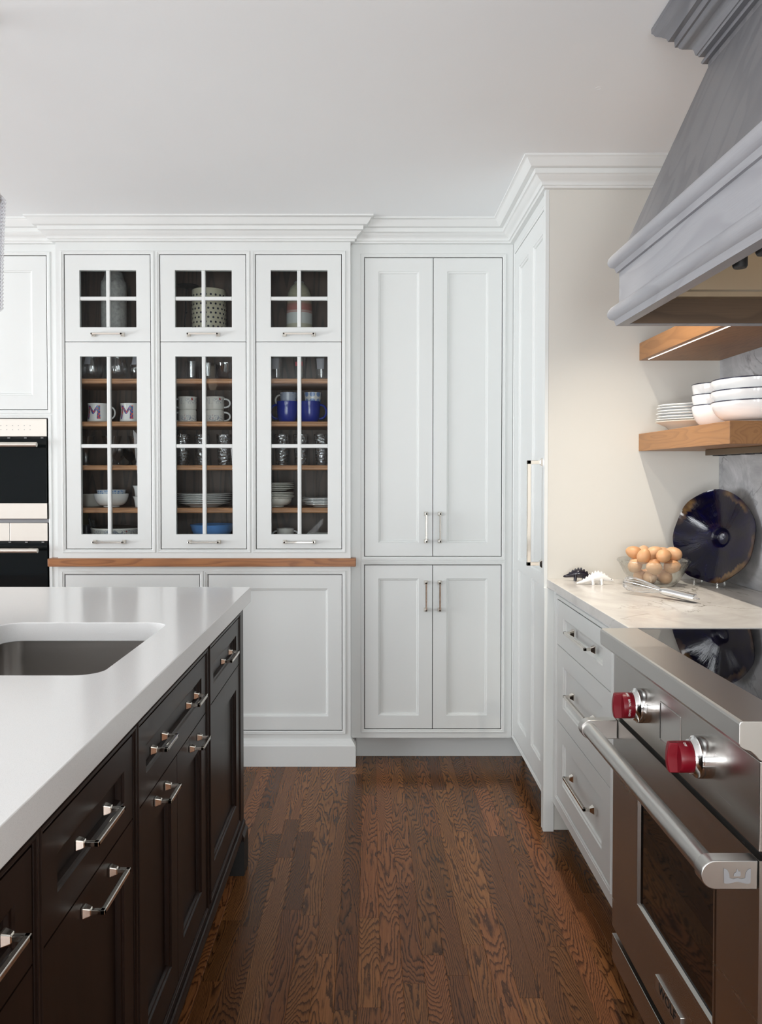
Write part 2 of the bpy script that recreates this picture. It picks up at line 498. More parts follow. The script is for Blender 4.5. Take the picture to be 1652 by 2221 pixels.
# ------------------------------------------------------------------ mesh helpers
class MB:
    """collects geometry in world metres; fmap maps (u across, v up, w out of the face) to world"""

    def __init__(self, fmap=None):
        self.v = []
        self.f = []
        self.uv = None
        self.m = fmap or (lambda u, v, w: (u, v, w))

    def add(self, pts, faces):
        o = len(self.v)
        self.v += [tuple(self.m(*p)) for p in pts]
        self.f += [tuple(i + o for i in f) for f in faces]
        return self

    def box(self, a0, a1, b0, b1, c0, c1):
        p = [(a, b, c) for a in (a0, a1) for b in (b0, b1) for c in (c0, c1)]
        return self.add(p, [(0, 1, 3, 2), (4, 6, 7, 5), (0, 4, 5, 1), (2, 3, 7, 6), (0, 2, 6, 4), (1, 5, 7, 3)])

    def rectloft(self, u0, u1, v0, v1, loops, cap=False, capstart=False):
        """concentric rectangles: loops of (inset, w)"""
        pts, fc = [], []
        for ins, w in loops:
            pts += [(u0 + ins, v0 + ins, w), (u1 - ins, v0 + ins, w), (u1 - ins, v1 - ins, w), (u0 + ins, v1 - ins, w)]
        n = len(loops)
        for i in range(n - 1):
            for k in range(4):
                fc.append((i * 4 + k, i * 4 + (k + 1) % 4, (i + 1) * 4 + (k + 1) % 4, (i + 1) * 4 + k))
        if cap:
            fc.append(tuple((n - 1) * 4 + k for k in range(4)))
        if capstart:
            fc.append((3, 2, 1, 0))
        return self.add(pts, fc)

    def lathe(self, prof, c=(0, 0, 0), seg=32, cap0=True, cap1=False, rf=None):
        """prof: list of (r, z); rf(angle, z) optional radius factor"""
        pts, fc = [], []
        for r, z in prof:
            for k in range(seg):
                a = 2 * pi * k / seg
                q = r * (rf(a, z) if rf else 1)
                pts.append((c[0] + q * cos(a), c[1] + q * sin(a), c[2] + z))
        n = len(prof)
        for i in range(n - 1):
            for k in range(seg):
                fc.append((i * seg + k, i * seg + (k + 1) % seg, (i + 1) * seg + (k + 1) % seg, (i + 1) * seg + k))
        if cap0 and prof[0][0] > 1e-6:
            fc.append(tuple(range(seg))[::-1])
        if cap1 and prof[-1][0] > 1e-6:
            fc.append(tuple((n - 1) * seg + k for k in range(seg)))
        return self.add(pts, fc)

    def tube(self, path, r, seg=8, closed=False, sq=False, caps=True):
        P = [Vector(p) for p in path]
        n = len(P)
        rr = r if isinstance(r, (list, tuple)) else [r] * n
        pts, fc = [], []
        up = None
        for i in range(n):
            a = P[i - 1] if (i > 0 or closed) else P[i]
            b = P[(i + 1) % n] if (i < n - 1 or closed) else P[i]
            t = (b - a).normalized()
            if up is None:
                up = Vector((0, 0, 1)) if abs(t.z) < 0.9 else Vector((1, 0, 0))
            s = t.cross(up)
            if s.length < 1e-6:
                s = t.orthogonal()
            s.normalize()
            up = s.cross(t).normalized()
            for k in range(seg):
                an = 2 * pi * (k + (0.5 if sq else 0)) / seg
                pts.append(P[i] + s * cos(an) * rr[i] + up * sin(an) * rr[i])
        m = n if closed else n - 1
        for i in range(m):
            j = (i + 1) % n
            for k in range(seg):
                fc.append((i * seg + k, i * seg + (k + 1) % seg, j * seg + (k + 1) % seg, j * seg + k))
        if caps and not closed:
            fc.append(tuple(range(seg))[::-1])
            fc.append(tuple((n - 1) * seg + k for k in range(seg)))
        return self.add([tuple(p) for p in pts], fc)

    def sweep(self, prof, path, side=1.0, caps=True):
        """prof (p out, z); path plan points (x, y); offset to the left (side=1) of travel, mitred"""
        P = [Vector((p[0], p[1])) for p in path]
        n = len(P)
        offs = []
        for i in range(n):
            def nrm(a, b):
                t = (b - a).normalized()
                return Vector((-t.y, t.x)) * side
            if i == 0:
                o = nrm(P[0], P[1])
            elif i == n - 1:
                o = nrm(P[-2], P[-1])
            else:
                n1, n2 = nrm(P[i - 1], P[i]), nrm(P[i], P[i + 1])
                o = (n1 + n2) / (1 + n1.dot(n2))
            offs.append(o)
        k = len(prof)
        pts, fc = [], []
        for i in range(n):
            for p, z in prof:
                q = P[i] + offs[i] * p
                pts.append((q.x, q.y, z))
        for i in range(n - 1):
            for j in range(k - 1):
                fc.append((i * k + j, i * k + j + 1, (i + 1) * k + j + 1, (i + 1) * k + j))
            fc.append((i * k + k - 1, i * k, (i + 1) * k, (i + 1) * k + k - 1))
        if caps:
            fc.append(tuple(range(k)))
            fc.append(tuple((n - 1) * k + j for j in range(k))[::-1])
        return self.add(pts, fc)

    def prism(self, poly, a, b, fn):
        """poly of 2-D points, extruded from a to b; fn(p, q, t) -> (x, y, z)"""
        n = len(poly)
        pts = [fn(p, q, t) for t in (a, b) for p, q in poly]
        fc = [tuple(range(n))[::-1], tuple(range(n, 2 * n))]
        for i in range(n):
            j = (i + 1) % n
            fc.append((i, j, n + j, n + i))
        return self.add(pts, fc)

    def build(self, name, mat, parent=None, smooth=False, bevel=0.0, origin=None, angle=40, seg=2):
        xs = [p[0] for p in self.v]
        ys = [p[1] for p in self.v]
        zs = [p[2] for p in self.v]
        o = Vector(origin) if origin else Vector(((min(xs) + max(xs)) / 2, (min(ys) + max(ys)) / 2, min(zs)))
        me = bpy.data.meshes.new(name)
        me.from_pydata([(p[0] - o.x, p[1] - o.y, p[2] - o.z) for p in self.v], [], self.f)
        bm = bmesh.new()
        bm.from_mesh(me)
        bmesh.ops.recalc_face_normals(bm, faces=bm.faces)
        bm.to_mesh(me)
        bm.free()
        me.materials.append(MATS[mat])
        ob = bpy.data.objects.new(name, me)
        COL.objects.link(ob)
        place(ob, o, parent)
        if smooth:
            me.shade_smooth()
            me.set_sharp_from_angle(angle=radians(angle))
        if bevel:
            bv = ob.modifiers.new('bevel', 'BEVEL')
            bv.width = bevel
            bv.segments = seg
            bv.limit_method = 'ANGLE'
            bv.angle_limit = radians(50)
            bv.harden_normals = False
        return ob


WORLD_LOC = {}


def place(ob, world, parent):
    world = Vector(world)
    WORLD_LOC[ob.name] = world.copy()
    if parent is not None:
        ob.parent = parent
        ob.location = world - WORLD_LOC[parent.name]
    else:
        ob.location = world


def tag(o, label, cat, group=None):
    o['label'] = label
    o['category'] = cat
    if group:
        o['group'] = group
    return o


def thing(name, loc, label, cat, group=None):
    o = bpy.data.objects.new(name, None)
    o.empty_display_size = 0.05
    COL.objects.link(o)
    place(o, loc, None)
    return tag(o, label, cat, group)


def struct(o):
    o['kind'] = 'structure'
    return o


def text_mb(s, size, fn, depth=0.0004, align='CENTER', bold=0.0):
    """flat lettering as mesh: fn(u, v, w) -> world"""
    cu = bpy.data.curves.new('t', 'FONT')
    cu.body = s
    cu.size = size
    cu.align_x = align
    cu.align_y = 'CENTER'
    cu.extrude = depth
    cu.offset = bold
    cu.resolution_u = 3
    ob = bpy.data.objects.new('t', cu)
    COL.objects.link(ob)
    dg = bpy.context.evaluated_depsgraph_get()
    me = bpy.data.meshes.new_from_object(ob.evaluated_get(dg))
    bm = bmesh.new()
    bm.from_mesh(me)
    # subdivide long faces so that lettering can wrap round
    bmesh.ops.triangulate(bm, faces=bm.faces)
    bmesh.ops.subdivide_edges(bm, edges=[e for e in bm.edges if e.calc_length() > size * 0.3], cuts=2)
    bm.to_mesh(me)
    mb = MB()
    mb.v = [tuple(fn(v.co.x, v.co.y, v.co.z)) for v in bm.verts]
    bm.verts.ensure_lookup_table()
    mb.f = [tuple(v.index for v in f.verts) for f in bm.faces]
    bm.free()
    bpy.data.objects.remove(ob)
    bpy.data.curves.remove(cu)
    bpy.data.meshes.remove(me)
    return mb


# faces of the room: maps (u, v, w) -> world
def face_back(Y):
    return lambda u, v, w: (u, Y - w, v)


def face_left(X):      # facing -X (right hand run)
    return lambda u, v, w: (X - w, u, v)


def face_right(X):     # facing +X (island)
    return lambda u, v, w: (X + w, u, v)


def pull(fm, u, v, ln, vert, parent, proj=0.032, bar=0.0075, base=0.0185, mat='polished_nickel', name='handle'):
    """square bar pull on flared square feet; (u, v) is its middle"""
    def q(a, b, w):
        return fm(u + (b if vert else a), v + (a if vert else b), w)
    mb = MB(q)
    h = ln / 2
    for s in (-1, 1):
        c = s * h
        pts, fc = [], []
        rings = [(base / 2, 0.0), (base / 2, 0.003), (bar * 0.72, 0.0125), (bar * 0.6, 0.0135)]
        for r, w in rings:
            pts += [(c - r, -r, w), (c + r, -r, w), (c + r, r, w), (c - r, r, w)]
        for i in range(len(rings) - 1):
            for k in range(4):
                fc.append((i * 4 + k, i * 4 + (k + 1) % 4, i * 4 + 4 + (k + 1) % 4, i * 4 + 4 + k))
        fc += [(3, 2, 1, 0), tuple(len(pts) - 4 + k for k in range(4))]
        mb.add(pts, fc)
        mb.box(c - bar / 2, c + bar / 2, -bar / 2, bar / 2, 0.010, proj)
    # bowed bar
    n = 8
    pts, fc = [], []
    for i in range(n + 1):
        t = i / n
        a = -h - bar / 2 + t * (ln + bar)
        bow = 0.0
        for b, w in ((-bar / 2, proj - bar), (bar / 2, proj - bar), (bar / 2, proj), (-bar / 2, proj)):
            pts.append((a, b, w + bow))
    for i in range(n):
        for k in range(4):
            fc.append((i * 4 + k, i * 4 + (k + 1) % 4, i * 4 + 4 + (k + 1) % 4, i * 4 + 4 + k))
    fc += [(3, 2, 1, 0), tuple(n * 4 + k for k in range(4))]
    mb.add(pts, fc)
    return mb.build(name, mat, parent, bevel=0.0012)


def shaker(fm, u0, u1, v0, v1, parent, mat, name='door', su=0.06, sv=0.06, t=0.020, deep=0.010, panels=None):
    """framed door or drawer front; su, sv = stile and rail widths; child panel recessed behind a bead"""
    d = MB(fm)
    if panels is None:
        panels = [(u0 + su, u1 - su, v0 + sv, v1 - sv)]
    # frame face with openings: built from a grid of boxes around the panels
    us = sorted({u0, u1} | {p[0] for p in panels} | {p[1] for p in panels})
    vv = sorted({v0, v1} | {p[2] for p in panels} | {p[3] for p in panels})
    for i in range(len(us) - 1):
        for j in range(len(vv) - 1):
            cu, cv = (us[i] + us[i + 1]) / 2, (vv[j] + vv[j + 1]) / 2
            if any(p[0] < cu < p[1] and p[2] < cv < p[3] for p in panels):
                continue
            a0, a1, b0, b1 = us[i], us[i + 1], vv[j], vv[j + 1]
            d.add([(a0, b0, 0), (a1, b0, 0), (a1, b1, 0), (a0, b1, 0)], [(0, 1, 2, 3)])
    d.rectloft(u0, u1, v0, v1, [(0, -t), (0, 0)])
    for p in panels:
        d.rectloft(*p, [(0, 0), (0.002, -0.0035), (0.007, -0.0045), (0.009, -deep * 0.75), (0.0095, -deep - 0.001)])
    ob = d.build(name, mat, parent)
    for p in panels:
        b = MB(fm).rectloft(*p, [(0.0085, -t), (0.0085, -deep)], cap=True, capstart=True)
        b.build('panel', mat, ob)
    return ob


def frame_bead(mb, u0, u1, v0, v1, g=0.003, wd=0.016):
    """stepped bead round an inset door opening (opening given by the door's size)"""
    mb.rectloft(u0, u1, v0, v1, [(-g - wd, 0.0), (-g - wd + 0.002, 0.004), (-g - wd + 0.006, 0.004), (-g - wd + 0.007, 0.0025), (-g - 0.004, 0.0025), (-g - 0.001, 0.001), (-g, -0.002), (-g, -0.022)])


def face_frame(mb, u0, u1, v0, v1, openings, t=0.022, g=0.003, wd=0.016):
    """flat face frame with rectangular door openings, plus beads"""
    op = [(a - g, b + g, c - g, d + g) for a, b, c, d in openings]
    us = sorted({u0, u1} | {x for o in op for x in o[:2]})
    vv = sorted({v0, v1} | {x for o in op for x in o[2:]})
    for i in range(len(us) - 1):
        for j in range(len(vv) - 1):
            cu, cv = (us[i] + us[i + 1]) / 2, (vv[j] + vv[j + 1]) / 2
            if any(o[0] < cu < o[1] and o[2] < cv < o[3] for o in op):
                continue
            mb.box(us[i], us[i + 1], vv[j], vv[j + 1], -t, 0)
    for o in openings:
        frame_bead(mb, *o, g=g, wd=wd)
    return mb


# ------------------------------------------------------------------ room shell
CEIL = 2.40
XR = 1.266          # right wall (stone)
YB = 3.99           # back wall
XL, YF = -6.5, -3.2  # left wall and wall behind the camera

fl = struct(MB().box(XL, XR, YF, YB, -0.06, -0.004).build('floor', 'floor_oak'))
struct(MB().box(XL, XR, YF, YB, CEIL, CEIL + 0.08).build('ceiling', 'ceiling_paint'))
struct(MB().box(XL - 0.1, XR + 0.1, YB, YB + 0.1, -0.06, CEIL + 0.08).build('wall_back', 'room_wall'))
struct(MB().box(XR, XR + 0.1, YF, YB, -0.06, CEIL + 0.08).build('wall_right', 'beige_wall'))
# left and rear walls with a wide window opening each
w = MB()
w.box(XL - 0.1, XL, YF, -0.15, -0.06, CEIL + 0.08).box(XL - 0.1, XL, 2.55, YB, -0.06, CEIL + 0.08)
w.box(XL - 0.1, XL, -0.15, 2.55, -0.06, 0.05).box(XL - 0.1, XL, -0.15, 2.55, 2.12, CEIL + 0.08)
struct(w.build('wall_left', 'room_wall'))
GL = [(-2.90, -2.46), (-1.71, -1.27), (-0.38, 0.52)]      # unseen glazed doors behind the camera; two narrow ones added for drawer light
w = MB()
edges = [XL] + [e for g in GL for e in g] + [XR + 0.1]
for k in range(0, len(edges), 2):
    w.box(edges[k], edges[k + 1], YF - 0.1, YF, -0.06, CEIL + 0.08)
for a, b in GL:
    w.box(a, b, YF - 0.1, YF, -0.06, 0.05).box(a, b, YF - 0.1, YF, 2.12, CEIL + 0.08)
struct(w.build('wall_front', 'room_wall_grey'))


def window(name, horizontal, a0, a1, c, n):
    m = MB()
    for k in range(n + 1):
        t = a0 + (a1 - a0) * k / n
        lo, hi = max(a0, t - 0.03), min(a1, t + 0.03)
        if horizontal:
            m.box(lo, hi, c - 0.08, c - 0.03, 0.05, 2.12)
        else:
            m.box(c - 0.08, c - 0.03, lo, hi, 0.05, 2.12)
    for z0, z1 in ((0.05, 0.15), (1.05, 1.09), (2.06, 2.12)):
        if horizontal:
            m.box(a0, a1, c - 0.08, c - 0.03, z0, z1)
        else:
            m.box(c - 0.08, c - 0.03, a0, a1, z0, z1)
    struct(m.build(name, 'white_trim'))


for k, (a, b) in enumerate(GL):
    window('window_%d' % (k + 1), True, a, b, YF, 1)  # first two frames belong to the added fill openings
window('window_4', False, -0.15, 2.55, XL, 3)

# painted end wall beside the refrigerator (closes the counter run)
struct(MB().box(0.641, XR, 2.955, 2.99, 0, CEIL).build('wall_end', 'beige_wall'))

# oak strip floor: every board in view is its own plank
rnd = random.Random(7)
PW = 0.0572
x = -0.66
row = 0
while x < 0.86:
    y = 0.95 + rnd.uniform(-0.6, 0.0)
    while y < 3.93:
        ln = rnd.choice([0.28, 0.38, 0.5, 0.62, 0.8, 1.0, 1.2]) * rnd.uniform(0.85, 1.15)
        y1 = min(y + ln, 3.95)
        if y1 > 0.95 and y1 - max(y, 0.95) > 0.02:
            y0 = max(y, 0.95)
            MB().rectloft(x, x + PW, y0, y1, [(0.0, -0.004), (0.0, -0.0008), (0.0008, 0.0)], cap=True).build('plank', 'floor_oak', fl)
        y = y1
        if y1 >= 3.95:
            break
    x += PW
    row += 1

# crown moulding round the cabinets and the end wall
CROWN = [(0.100, 0), (0.100, -.006), (.094, -.008), (.089, -.013), (.082, -.024), (.073, -.034), (.066, -.035), (.057, -.036), (.056, -.052),
         (.052, -.053), (.047, -.058), (.040, -.065), (.032, -.069), (.027, -.075), (.026, -.083), (.020, -.084), (.017, -.091), (.0, -.092), (-.01, -.092), (-.01, 0)]
prof = [(p, CEIL + z) for p, z in CROWN]
YH, YP, XF = 3.62, 3.655, 0.635
struct(MB().sweep(prof, [(-2.35, YP), (-1.378, YP), (-1.378, YH), (-0.085, YH), (-0.085, YP), (XF, YP), (XF, 2.955), (XR - 0.012, 2.955)], side=-1).build('trim_1', 'white_trim', smooth=True, angle=35))

# ------------------------------------------------------------------ recessed ceiling downlights (above the range aisle)
def downlight(x, y, power, spot, label, col=(1.0, 0.90, 0.76), rad=0.012, tilt=None):
    """trimless pinhole downlight: a small painted collar flush in the ceiling"""
    t = thing('recessed_downlight', (x, y, CEIL - 0.002), label, 'ceiling light', 'recessed ceiling downlights')
    MB().lathe([(0.009, 0.0), (0.0088, -0.0004), (0.0075, -0.0004), (0.0073, 0.0)], (x, y, CEIL), 24, cap0=False).build('trim_ring', 'ceiling_paint', t, smooth=True)
    d = bpy.data.lights.new('downlight_lamp', 'SPOT')
    d.energy = power
    d.color = col
    d.spot_size = radians(spot)
    d.spot_blend = 1.0
    d.shadow_soft_size = rad
    o = bpy.data.objects.new('downlight_lamp', d)
    COL.objects.link(o)
    place(o, (x, y, CEIL - 0.003), t)
    if tilt:
        o.rotation_euler = (Vector(tilt) - Vector((x, y, CEIL - 0.003))).to_track_quat('-Z', 'Y').to_euler()
    return t


downlight(0.655, 2.38, 92, 80, 'pinhole ceiling downlight above the stone counter', tilt=(0.88, 2.44, 0.92))
downlight(0.24, 1.80, 22, 60, 'pinhole ceiling downlight over the floor between island and range', tilt=(0.88, 2.70, 0.95))

WHITE = 'white_paint'
# ------------------------------------------------------------------ glass-front china cabinet (upper part of the hutch)
fb = face_back(YH)
hutch = thing('china_cabinet', (-0.7315, 3.79, 0.921), 'white china cabinet with six glass doors standing on the oak ledge', 'cabinet')
BAYS = [(-1.338, -0.9645), (-0.9195, -0.5455), (-0.4995, -0.1257)]
tops = [(a, b, 1.8745, 2.2527) for a, b in BAYS]
lows = [(a, b, 0.963, 1.8715) for a, b in BAYS]
ff = MB(fb)
# one opening per bay: upper and lower door meet with a hairline gap
face_frame(ff, -1.378, -0.085, 0.921, CEIL, [(a, b, 0.963, 2.2527) for a, b in BAYS])
ff.build('face_frame', WHITE, hutch)
# wooden carcass
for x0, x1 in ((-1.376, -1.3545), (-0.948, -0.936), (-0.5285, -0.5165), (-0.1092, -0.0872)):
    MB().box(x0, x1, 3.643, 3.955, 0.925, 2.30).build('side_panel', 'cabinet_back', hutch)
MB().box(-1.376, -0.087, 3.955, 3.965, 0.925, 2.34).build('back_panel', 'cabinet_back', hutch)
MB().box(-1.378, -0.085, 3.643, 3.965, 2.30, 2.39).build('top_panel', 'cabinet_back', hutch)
for x0 in (-1.378, -0.0868):
    MB().box(x0, x0 + 0.0018, 3.642, 3.965, 0.921, 2.39).build('outer_side', WHITE, hutch)
SH = [0.964, 1.141, 1.332, 1.5266, 1.717, 1.898]
for i, (a, b) in enumerate(BAYS):
    for z in SH:
        s = MB().prism([(3.658, z - 0.006), (3.655, z - 0.010), (3.655, z - 0.018), (3.658, z - 0.022), (3.955, z - 0.022), (3.955, z), (3.661, z), (3.658, z - 0.003)],
                       a - 0.016, b + 0.016, lambda p, q, t: (t, p, q))
        s.build('shelf', 'cabinet_shelf', hutch)
for (a, b, v0, v1), low in [(t, 0) for t in tops] + [(t, 1) for t in lows]:
    g0, g1 = (1.0262, 1.8096) if low else (1.9368, 2.1864)
    ua, ub = a + 0.064, b - 0.0605
    d = MB(fb)
    d.rectloft(a, b, v0, v1, [(0, -0.02), (0, 0)])
    for q in ((a, ua, v0, v1), (ub, b, v0, v1), (ua, ub, v0, g0), (ua, ub, g1, v1)):
        d.add([(q[0], q[2], 0), (q[1], q[2], 0), (q[1], q[3], 0), (q[0], q[3], 0)], [(0, 1, 2, 3)])
        d.add([(q[0], q[2], -0.02), (q[1], q[2], -0.02), (q[1], q[3], -0.02), (q[0], q[3], -0.02)], [(3, 2, 1, 0)])
    d.rectloft(ua, ub, g0, g1, [(0, 0), (-0.0, -0.003), (-0.0005, -0.020)])
    door = d.build('door', WHITE, hutch)
    um = (ua + ub) / 2
    vm = 1.416 if low else 2.0637
    w2 = 0.0083
    MB(fb).rectloft(um - w2, um + w2, g0, g1, [(0, -0.018), (0, -0.004), (0.003, -0.001)], cap=True).build('muntin', WHITE, door)
    MB(fb).rectloft(ua, ub, vm - w2, vm + w2, [(0, -0.018), (0, -0.0045), (0.003, -0.0015)], cap=True).build('muntin', WHITE, door)
    for pa, pb in ((ua, um - w2), (um + w2, ub)):
        for qa, qb in ((g0, vm - w2), (vm + w2, g1)):
            MB(fb).box(pa, pb, qa, qb, -0.0135, -0.0105).build('pane', 'pane_glass', door)
    pull(fb, um, v0 + 0.030, 0.128, False, door)

# ------------------------------------------------------------------ oak ledge and hutch base
tag(MB().prism([(-1.415, 3.595), (-0.062, 3.595), (-0.062, 3.6505), (-0.0855, 3.6505), (-0.0855, 3.985), (-1.3775, 3.985), (-1.3775, 3.6505), (-1.415, 3.6505)], 0.886, 0.921, lambda p, q, t: (p, q, t)).build('wood_countertop', 'ledge_wood', bevel=0.002), 'warm brown oak ledge running below the glass-front cabinet', 'countertop')
base = thing('base_cabinet', (-0.7315, 3.79, 0), 'white base cabinet with two wide panelled doors under the oak ledge', 'cabinet')
ff = MB(fb)
bd = [(-1.3457, -0.7545, 0.156, 0.8466), (-0.7136, -0.125, 0.156, 0.8466)]
face_frame(ff, -1.378, -0.085, 0.0, 0.886, bd)
ff.build('face_frame', WHITE, base)
MB().box(-1.376, -0.087, 3.66, 3.985, 0.0, 0.884).build('carcass', 'carcass', base)
for x0 in (-1.378, -0.087):
    MB().box(x0, x0 + 0.002, 3.642, 3.985, 0, 0.886).build('outer_side', WHITE, base)
for q in bd:
    shaker(fb, *q, base, WHITE, su=0.0605, sv=0.0605)
MB().sweep([(0, 0.118), (0.004, 0.116), (0.007, 0.108), (0.013, 0.103), (0.016, 0.098), (0.018, 0.092), (0.022, 0.090), (0.022, 0.0), (0, 0)],
           [(-1.378, 3.733), (-1.378, YH), (-0.085, YH), (-0.085, 3.733)], side=-1).build('plinth', WHITE, base)

# ------------------------------------------------------------------ tall pantry
fp = face_back(YP)
pan = thing('pantry_cabinet', (0.275, 3.82, 0), 'tall white pantry cabinet with four panelled doors and vertical pulls', 'cabinet')
ff = MB(fp)
ops = [(-0.0225, 0.5845, 0.927, 2.2485), (-0.0225, 0.5845, 0.152, 0.8855)]
face_frame(ff, -0.0845, 0.634, 0.110, CEIL, ops)
ff.build('face_frame', WHITE, pan)
MB().box(-0.082, 0.63, 3.70, 3.985, 0.11, 2.39).build('carcass', 'carcass', pan)
MB().box(-0.082, 0.70, 3.735, 3.75, 0.0, 0.112).build('toe_kick', WHITE, pan)
um = 0.2800
for v0, v1, hv in ((0.927, 2.2485, 1.0545), (0.152, 0.8855, 0.748)):
    for a, b, hu in ((-0.0225, um - 0.0016, 0.2498), (um + 0.0016, 0.5845, 0.311)):
        d = shaker(fp, a, b, v0, v1, pan, WHITE, su=0.0605, sv=0.0590)
        pull(fp, hu, hv, 0.122, True, d)

# ------------------------------------------------------------------ panelled refrigerator
fx = face_left(XF)
fr = thing('panelled_refrigerator', (0.95, 3.30, 0), 'white panelled refrigerator with a long vertical nickel pull', 'refrigerator')
ff = MB(fx)
face_frame(ff, 2.957, 3.654, 0.115, CEIL, [(2.985, 3.612, 0.140, 2.2535)])
ff.build('face_frame', WHITE, fr)
MB().box(0.66, 1.24, 3.0, 3.654, 0.115, 2.39).build('carcass', 'carcass', fr)
MB().box(0.71, 1.24, 3.0, 3.735, 0.0, 0.115).build('toe_kick', WHITE, fr)
d = shaker(fx, 2.985, 3.612, 0.140, 2.2535, fr, WHITE,
           panels=[(3.036, 3.222, 0.924, 2.176), (3.312, 3.514, 0.924, 2.176), (3.036, 3.222, 0.221, 0.884), (3.312, 3.514, 0.221, 0.884)])
pull(fx, 3.006, 1.150, 0.372, True, d, proj=0.060, bar=0.014, base=0.034)
MB().box(0.626, 0.664, 2.938, 2.9545, 0.0, 0.8845).build('end_panel', WHITE, fr, bevel=0.0015)
MB().box(0.628, 0.6405, 2.9545, 2.985, 0.0, 2.31).build('end_stile', WHITE, fr)

# ------------------------------------------------------------------ oven tower
tower = thing('oven_cabinet', (-1.83, 3.82, 0), 'white tall oven cabinet with a panelled door above two built-in ovens', 'cabinet')
OA, OB = -2.193, -1.4336
ff = MB(fp)
face_frame(ff, -2.26, -1.3785, 0.11, CEIL, [(OA, OB, 1.580, 2.257), (OA, OB, 0.36, 1.538)])
ff.build('face_frame', WHITE, tower)
MB().box(-2.25, -1.380, 3.70, 3.985, 0.11, 2.39).build('carcass', 'carcass', tower)
MB().box(-2.25, -1.380, 3.735, 3.75, 0, 0.112).build('toe_kick', WHITE, tower)
shaker(fp, OA, OB, 1.580, 2.257, tower, WHITE, su=0.0625, sv=0.062)


def wall_oven(z0, z1, label, cp, strip, split):
    o = thing('wall_oven', ((OA + OB) / 2, 3.66, z0), label, 'oven')
    a, b = OA + 0.002, OB - 0.002
    MB(fp).box(a + 0.01, b - 0.006, z0, z1, -0.03, -0.012).build('body', 'black_gap', o)
    if split:
        MB(fp).box(a, b - 0.17, z1 - cp, z1, -0.02, 0.004).build('control_panel', 'oven_steel', o, bevel=0.001)
        MB(fp).box(b - 0.168, b, z1 - cp, z1, -0.02, 0.004).build('control_panel', 'oven_steel', o, bevel=0.001)
    else:
        p = MB(fp).box(a, b, z1 - cp, z1, -0.02, 0.004).build('control_panel', 'oven_steel', o, bevel=0.001)
        ic = MB(fp)
        for r in range(2):
            for k in range(8):
                ic.box(b - 0.075 - k * 0.026, b - 0.071 - k * 0.026, z1 - cp / 2 - 0.010 + r * 0.018, z1 - cp / 2 - 0.0075 + r * 0.018, 0.004, 0.0042)
        ic.build('touch_icons', 'print_grey', p)['kind'] = 'stuff'
    for k in range(5):
        MB(fp).box(b - 0.03 - k * 0.074, b - 0.018 - k * 0.074, z1 - cp - 0.008, z1 - cp - 0.004, -0.012, -0.004).build('vent', 'chrome', o)
    dz1 = z1 - cp - 0.010
    d = MB(fp).box(a, b - 0.001, z0 + strip, dz1, -0.02, 0.006).build('door', 'oven_glass', o, bevel=0.001)
    MB(fp).box(a, b, z0, z0 + strip - 0.001, -0.02, 0.007).build('lower_trim', 'oven_steel', d, bevel=0.001)
    h = MB()
    hz = dz1 - 0.028
    h.tube([(a + 0.02, 3.59, hz), (b - 0.020, 3.59, hz)], 0.0105, 16)
    for s in (a + 0.06, b - 0.075):
        h.box(s - 0.008, s + 0.008, 3.59, 3.652, hz - 0.006, hz + 0.006)
    h.build('handle', 'oven_steel', d, smooth=True)
    return o


wall_oven(1.093, 1.5375, 'upper built-in wall oven with black glass and steel bands', 0.078, 0.071, False)
wall_oven(0.37, 1.0745, 'lower built-in wall oven below the steel gap, partly behind the island', 0.080, 0.071, True)
MB(fp).box(OA, OB, 1.0755, 1.091, -0.02, -0.006).build('spacer', 'print_grey', tower)

# ------------------------------------------------------------------ island
XI = -0.42
fi = face_right(XI)
IW = 'island_wood'


def island_unit(y0, y1, label, drawers, doors, o0, o1, group='dark wood cabinets along the island front'):
    t = thing('island_cabinet', (-0.75, (y0 + y1) / 2, 0), label, 'cabinet', group)
    ff = MB(fi)
    face_frame(ff, y0, y1, 0.150, 0.866, [(o0, o1, 0.182, 0.832)], wd=0.0125)
    ff.build('face_frame', IW, t)
    MB().box(-0.48, -0.46, y0 + 0.002, y1 - 0.002, 0.12, 0.86).build('carcass', 'toe_dark', t)
    for a, b, pulls in drawers:
        d = shaker(fi, a, b, 0.6855, 0.832, t, IW, name='drawer', su=0.048, sv=0.046, deep=0.013)
        for u, ln in pulls:
            pull(fi, u, 0.7665, ln, False, d, proj=0.034, base=0.016)
    for a, b, pulls in doors:
        d = shaker(fi, a, b, 0.182, 0.6825, t, IW, su=0.053, sv=0.066, deep=0.013)
        for u, ln in pulls:
            pull(fi, u, 0.655, ln, False, d, proj=0.034, base=0.016)
    MB().prism([(-0.44, 0.118), (-0.412, 0.118), (-0.410, 0.128), (-0.413, 0.140), (-0.4135, 0.146), (-0.4165, 0.150), (-0.44, 0.150)], y0, y1, lambda p, q, tt: (p, tt, q)).build('base_moulding', IW, t)
    MB().box(-0.52, -0.51, y0 + 0.001, y1 - 0.001, 0.0, 0.12).build('toe_kick', 'toe_dark', t)
    return t


